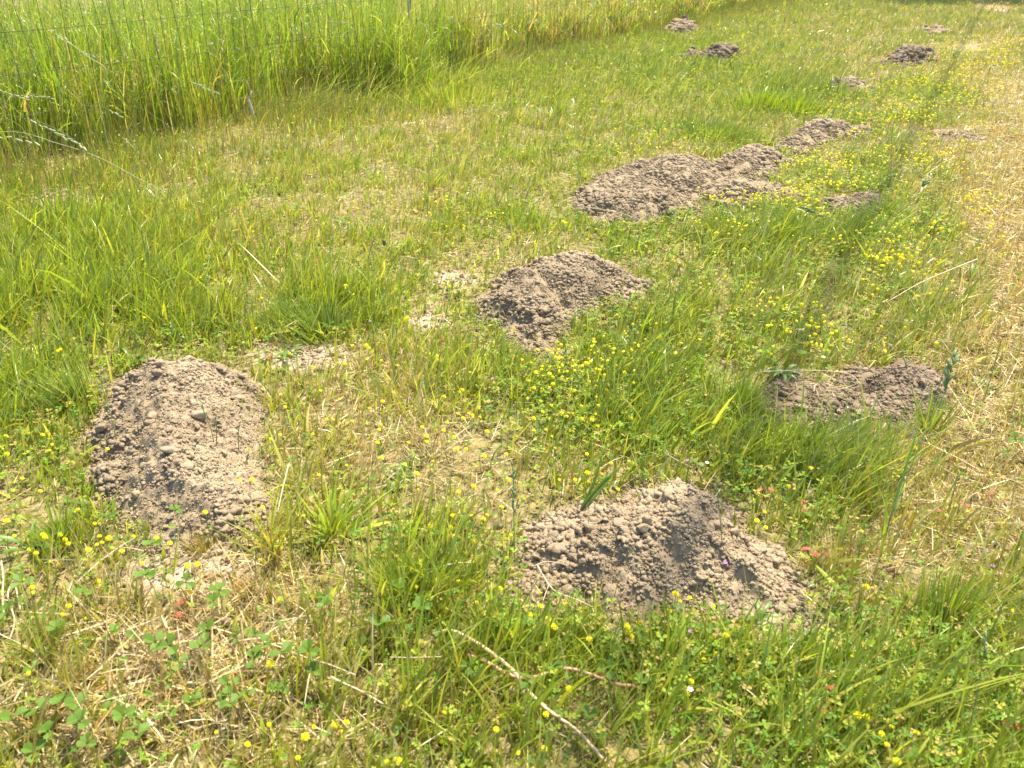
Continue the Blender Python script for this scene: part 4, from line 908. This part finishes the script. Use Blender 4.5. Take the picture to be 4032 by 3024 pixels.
WL = [(425,590,1,'broad-leaf weed standing behind the crest of the lower left mound'),(292,790,0,'dark toothed weed touching the back left of the lower left mound'),(415,752,1,'upright toothed weed directly behind the lower left mound'),(380,740,1,'leafy weed behind the lower left mound left of the upright one'),(345,700,1,'leafy weed in tall grass above the lower left mound'),
 (250,640,1,'leafy weed in the left meadow above the lower left mound'),(70,1190,0,'broad weed beside the grey stone at left'),(55,900,0,'dark weed near the left edge beside the lower left mound'),(1330,512,2,'bright leafy weed at the front foot of the widest mound'),(1385,520,2,'right neighbour of the bright weed in front of the widest mound'),(1290,500,2,'left neighbour of the bright weed in front of the widest mound'),
 (1870,415,0,'dark broad weed among flowers right of the widest mound'),(1905,400,0,'second dark weed beside the broad one right of the widest mound'),(1830,395,2,'low weed left of the dark broad weeds'),(880,1010,2,'flat toothed weed in the grass between the two near mounds'),(820,990,1,'single curled weed left of the flat toothed one'),(860,1040,2,'pale toothed weed below the flat one between the near mounds'),
 (1060,1010,1,'upright broad leaf weed left behind the nearest right mound'),(740,490,0,'dark weed in the middle left field'),(430,580,2,'low weed beside the broad-leaf weed in the left meadow'),(620,770,2,'weed at the bare strip behind the lower left mound'),(700,640,0,'weed standing behind the round grass clump'),(1010,405,1,'weed in the mid field left of the widest mound'),
 (985,380,2,'low weed left of the widest mound'),(500,330,1,'left leafy weed near the fence foot'),(590,345,1,'middle leafy weed near the fence foot'),(845,300,1,'right leafy weed in the upper field'),(1750,250,2,'weed beside the pale bare spot by the long low mound'),(1760,1560,2,'leafy weed at the bottom right'),(1950,1400,2,'leafy weed in the right leafy grass'),
 (1640,1340,2,'cut-leaf weed at the right foot of the nearest right mound'),(1850,1340,2,'cut-leaf weed right of the nearest right mound'),(1370,760,0,'dark weed at the front foot of the centre mound'),(1235,705,1,'upright weed on the front rim of the centre mound'),(1400,880,0,'dark weed in the lush flower patch'),(1600,1030,0,'weed at the back right of the nearest right mound'),
 (2090,610,1,'broad leaf weed in the straw near the right edge'),(1690,810,2,'weed behind the broken right mound'),(60,560,1,'weed in the meadow near the left edge'),(150,480,1,'weed below the bare dry spot at left'),(1420,620,2,'weed at the right rim of the centre mound'),(640,470,1,'weed in the meadow left of the nodding bud'),(2130,840,2,'grey weed right of the broken mound')]
for a_, c_, j, lb in WL:
    g_ = ground_at(a_, c_); s_ = float(rng.uniform(.65, .95)*(1+g_.y*.06))*(1.1, .85, 1.1)[j]
    if wf[j]: r = wps[j]; wf[j] = False; r.location = g_; r.scale = (s_,)*3
    else: r = tree_copy(wps[j], g_, float(rng.uniform(0, 6)), s_)
    tag(r, lb, 'weed', 'broad-leaf weeds in the grass')
# red-leaved cranesbill sprigs
def red_proto():
    root = empty('red_leaved_sprig', (0, 0, -50), 'x', 'red leaves')
    for k in range(3):
        az_ = k*2.1+rng.uniform(-.4, .4); tip = Vector((math.cos(az_)*.014, math.sin(az_)*.014, rng.uniform(.03, .055)))
        V, T = tube([(0, 0, -.005), tip*.5+Vector((0, 0, .004)), tip], .0007, .0005, 4); put('stem', tri_mesh('stem', V, T, None, M_red), None, root)
        n = 6; a5 = az_+np.linspace(-1.7, 1.7, n); H = Heap()
        V, T, Cc = ribbons(np.tile(np.array(tip[:]), (n, 1)), a5, rng.uniform(.010, .016, n), np.full(n, .0036), np.full(n, 1.1), np.full(n, 1.75), np.zeros(n), np.zeros((n, 3)), np.zeros((n, 3)), 4, .5); H.add(V, T)
        put('leaf', H.mesh('leaf', M_red if k < 2 else M_lime), None, root)
    return root
rp = red_proto(); rf = True
for a_, c_, s_, lb in [(1645,1095,1.1,'red leaves at the right shoulder of the nearest right mound'),(1735,1125,1,'orange red leaves right of the nearest right mound, upper of two'),(1735,1230,1.2,'red and orange star-shaped leaves right of the nearest right mound, lower of two'),(1768,1215,.8,'small red leaf right of the star-shaped red leaves'),(2022,1145,1,'pink red leaves in the dry grass near the right edge'),
    (2065,1118,.9,'dark red leaves above the pink ones near the right edge'),(1775,1505,1.2,'red blurred leaf in the leafy grass at lower right'),(1767,1560,1,'orange red leaf below the red blurred one'),(2165,1595,1,'red leaf in the bottom right corner'),(585,795,1,'red leaf on bare soil behind the lower left mound'),(408,1350,1.1,'orange leaf in the straw below the lower left mound'),
    (1872,960,1,'pink stem leaves at the foot of the broken right mound'),(2135,1100,.8,'small red leaves at the right edge'),(650,905,.7,'pink sprig right of the lower left mound'),(1880,275,1.8,'red speck of leaves at the right end of the long low mound'),(1990,440,1.6,'red leaves in the flowers right of the small flat mound'),(1300,1035,.6,'tiny red leaves behind the green shoot')]:
    g_ = ground_at(a_, c_, .01)
    if rf: r = rp; rf = False; r.location = g_; r.scale = (s_,)*3
    else: r = tree_copy(rp, g_, float(rng.uniform(0, 6)), s_)
    r.scale = (s_*.7,)*3; r.location.z += .01; tag(r, lb, 'red leaves', 'red-leaved sprigs in the grass')

# ------------------------------------------------------------------ grass clumps one can tell apart
def clump(px_, py_, n, L_, spread, label, cols=GREEN, lean=(0, 0), dark=1.0, wd=.002, mat=M_leaf, tilt=.5):
    g_ = ground_at(px_, py_); az = rng.uniform(-math.pi, math.pi, n); rr_ = np.abs(rng.normal(0, spread*.62, n)); dp = 1+g_.y/5
    x = np.cos(az)*rr_; y = np.sin(az)*rr_; L_ *= .62 if cols is DG else (.85 if n > 100 else 1.1); spread *= 1.35 if n > 100 else 1; L = rng.normal(L_, L_*.3, n); t0 = np.clip(rr_/spread*tilt*.8+rng.normal(.1, .1, n), 0, 1.4); t1 = t0+np.abs(rng.normal(.6, .35, n))
    vx = np.cos(az)*.6+lean[0]; vy = np.sin(az)*.6+lean[1]; az2 = np.arctan2(vy, vx)
    c = pick(cols, n)*dark; H = Heap(); V, T, Cc = ribbons(np.stack([x, y, np.zeros(n)-.005], 1), az2, L, rng.uniform(.7, 1.3, n)*wd*dp, t0, t1, rng.uniform(-1, 1, n), c*.75+np.array([.05, .04, .01]), c, 4); H.add(V, T, Cc)
    o = put('grass_clump', H.mesh('grass_clump', mat), None); o.location = g_
    tag(o, label, 'grass clump', 'dense tufts of grass standing out from the turf')
DG = np.array([(.15, .25, .03), (.20, .30, .04), (.26, .34, .04), (.33, .38, .05)])
clump(690, 722, 900, .13, .11, 'dense round dark green clump between the lower left mound and the centre mound', DG, (-.5, .5))
clump(620, 705, 350, .13, .07, 'blue-green tuft on the left shoulder of the dense round clump', DG, (-.8, .3))
clump(165, 880, 260, .12, .05, 'tuft of blades leaning left against the lower left mound', GREEN, (-.9, .4), tilt=.3)
clump(1300, 745, 500, .06, .09, 'low dark green clump at the front of the centre mound', DG)
clump(1350, 880, 600, .07, .10, 'dark green clump in the middle of the lush flower patch', DG, (.4, .3))
clump(1430, 800, 400, .085, .07, 'upright green clump at the right of the lush flower patch', DG, (.6, .6))
clump(1690, 522, 700, .15, .13, 'spiky dark green clump in the flowers below the small flat mound', DG, (.2, .2))
clump(1845, 520, 500, .14, .11, 'clump in the cable shadow right of the spiky dark clump', DG, (.6, .5))
clump(1650, 235, 700, .22, .3, 'bright green clump left above the long low mound', DG, (.3, -.2), wd=.0022)
clump(1720, 245, 500, .2, .2, 'dark shaded clump right above the long low mound', DG, (.1, -.3), wd=.0022)
clump(1555, 300, 500, .16, .22, 'green clump left of the long low mound', DG, (.4, .1), wd=.002)
clump(1740, 1010, 800, .085, .09, 'left fine dark green clump between the nearest right mound and the broken mound', DG, (.4, .6), wd=.0013)
clump(1830, 1050, 700, .08, .08, 'right fine dark green clump below the broken mound', DG, (.5, .5), wd=.0013)
clump(1590, 900, 300, .11, .05, 'tall leaning clump left of the broken right mound', GREEN, (.7, .5), tilt=.3)
clump(1820, 1000, 350, .10, .08, 'seeding clump in front of the broken right mound', np.array([(.30, .34, .14), (.24, .33, .08)]), (.8, .4))
clump(1080, 1390, 700, .055, .09, 'dense short green clump above the tan runner start', DG, (.3, .2), wd=.0013)
clump(1250, 1400, 700, .05, .09, 'dense short green clump between the runners and the nearest right mound', DG, (.2, .2), wd=.0013)
clump(870, 1290, 260, .10, .05, 'leaning green clump left of the nearest right mound', GREEN, (-.2, .5), tilt=.3)
clump(530, 1290, 110, .045, .016, 'brown dead stubble tuft below the lower left mound', np.array([(.50, .28, .10), (.44, .25, .10)]), wd=.0013, mat=M_dry, tilt=.1)
clump(440, 1190, 160, .05, .03, 'brown green stubble at the front foot of the lower left mound', np.array([(.45, .30, .12), (.25, .30, .06)]), wd=.0013, tilt=.2)
clump(320, 1150, 60, .03, .035, 'dark leafy tuft growing in front of the lower left mound', DG*.8)
clump(720, 1160, 60, .085, .022, 'bright yellow green broad-bladed tuft between the near mounds', np.array([(.45, .50, .05), (.38, .48, .05)]), wd=.006, tilt=.9)
clump(590, 1190, 60, .07, .03, 'yellow tipped broad-bladed tuft right below the lower left mound', np.array([(.40, .45, .05), (.48, .40, .08)]), wd=.004, tilt=.5)
clump(140, 1180, 120, .09, .03, 'green tuft beside the grey stone at left', GREEN, (.1, .3), tilt=.3)
clump(90, 1420, 60, .08, .02, 'green sprout tuft in the straw at lower left', np.array([(.25, .33, .06), (.35, .38, .08)]), wd=.003, tilt=.3)
clump(150, 1500, 60, .06, .025, 'yellow green weed tuft at lower left', np.array([(.35, .38, .06), (.45, .38, .08)]), wd=.003, tilt=.7)
clump(2000, 940, 140, .12, .03, 'tall thin clump at the right end of the broken mound', GREEN, (.1, .4), tilt=.15, wd=.0016)
clump(960, 225, 260, .2, .3, 'bright green clump right below the corner of the tall grass', GREEN, (-.2, -.2), wd=.0025)
clump(1900, 470, 160, .12, .10, 'loose clump at the right of the small flat mound', GREEN, (.6, .3))
clump(2035, 1360, 260, .11, .05, 'tall leaning grass clump near the right edge at lower right', GREEN, (.5, .6), tilt=.3)
clump(1810, 1225, 150, .08, .04, 'thin straw coloured clump right of the nearest right mound', STRAW, wd=.0011, mat=M_dry, tilt=.2)

# ------------------------------------------------------------------ beyond the frame: what throws the two shadows at upper right
def line_pt(t, h): return Vector((2.93+.503*t, 5.52+.864*t, h))
for t_, h_, lb in ((17.6, 5.2, 'wooden pole beyond the upper right corner of the field'), (-15.0, 9.6, 'wooden pole behind the viewer at the near end of the field')):
    b_ = line_pt(t_, 0); pole = empty('utility_pole', b_, lb, 'pole')
    V, T = tube([(0, 0, -.3), (0, 0, h_*.5), (0, 0, h_+.15)], .11, .08, 12); put('shaft', tri_mesh('shaft', V, T, None, M_pole, True), None, pole)
    V, T = tube([(-.3, .17, h_-.12), (.3, -.17, h_-.12)], .04, None, 6); put('crossarm', tri_mesh('crossarm', V, T, None, M_pole, True), None, pole)
o_ = line_pt(-15.0, 9.6); cpts = [line_pt(-15+32.6*k/40, 9.6-4.4*k/40-.5*math.sin(math.pi*k/40))-o_ for k in range(41)]
V, T = tube(cpts, .019, None, 8); oc = put('overhead_cable', tri_mesh('overhead_cable', V, T, None, M_wire, True), None); oc.location = o_
tag(oc, 'thick overhead cable strung above the field parallel to the fence', 'cable')
def bush(x_, y_, w_, h_, label):
    root = empty('shrub', (x_, y_, 0), label, 'shrub', 'shrubs beyond the end of the field'); H = Heap()
    for k in range(6):
        a_ = k*1.05; V, T = tube([(0, 0, 0), (math.cos(a_)*w_*.2, math.sin(a_)*w_*.2, h_*.4), (math.cos(a_)*w_*.4, math.sin(a_)*w_*.4, h_*.8)], .03, .008, 5); H.add(V, T)
    put('branches', H.mesh('branches', M_pole), None, root)
    n = 5000; d_ = rng.normal(size=(n, 3)); d_ /= np.linalg.norm(d_, axis=1)[:, None]; q = d_*(rng.random(n)**.4)[:, None]; nn_ = .7+.6*fbm(q[:, 0]*2+x_, q[:, 1]*2+q[:, 2], 5, 2)
    P = q*np.array([w_, w_*.7, h_*.5])*nn_[:, None]+np.array([0, 0, h_*.5]); P[:, 2] = np.abs(P[:, 2])
    V, T, Cc = leaflets(P, rng.uniform(0, 6.3, n), rng.normal(0, .8, n), rng.uniform(.05, .1, n), rng.uniform(.03, .06, n), pick(np.array([(.05, .11, .03), (.07, .14, .03)]), n)); H = Heap(); H.add(V, T, Cc)
    put('foliage', H.mesh('foliage', M_leaf), None, root)
bush(9.3, 18.7, 1.1, 4.6, 'left dark shrub just beyond the top right of the field')
bush(11.3, 18.8, 1.3, 4.2, 'right dark shrub just beyond the top right of the field')
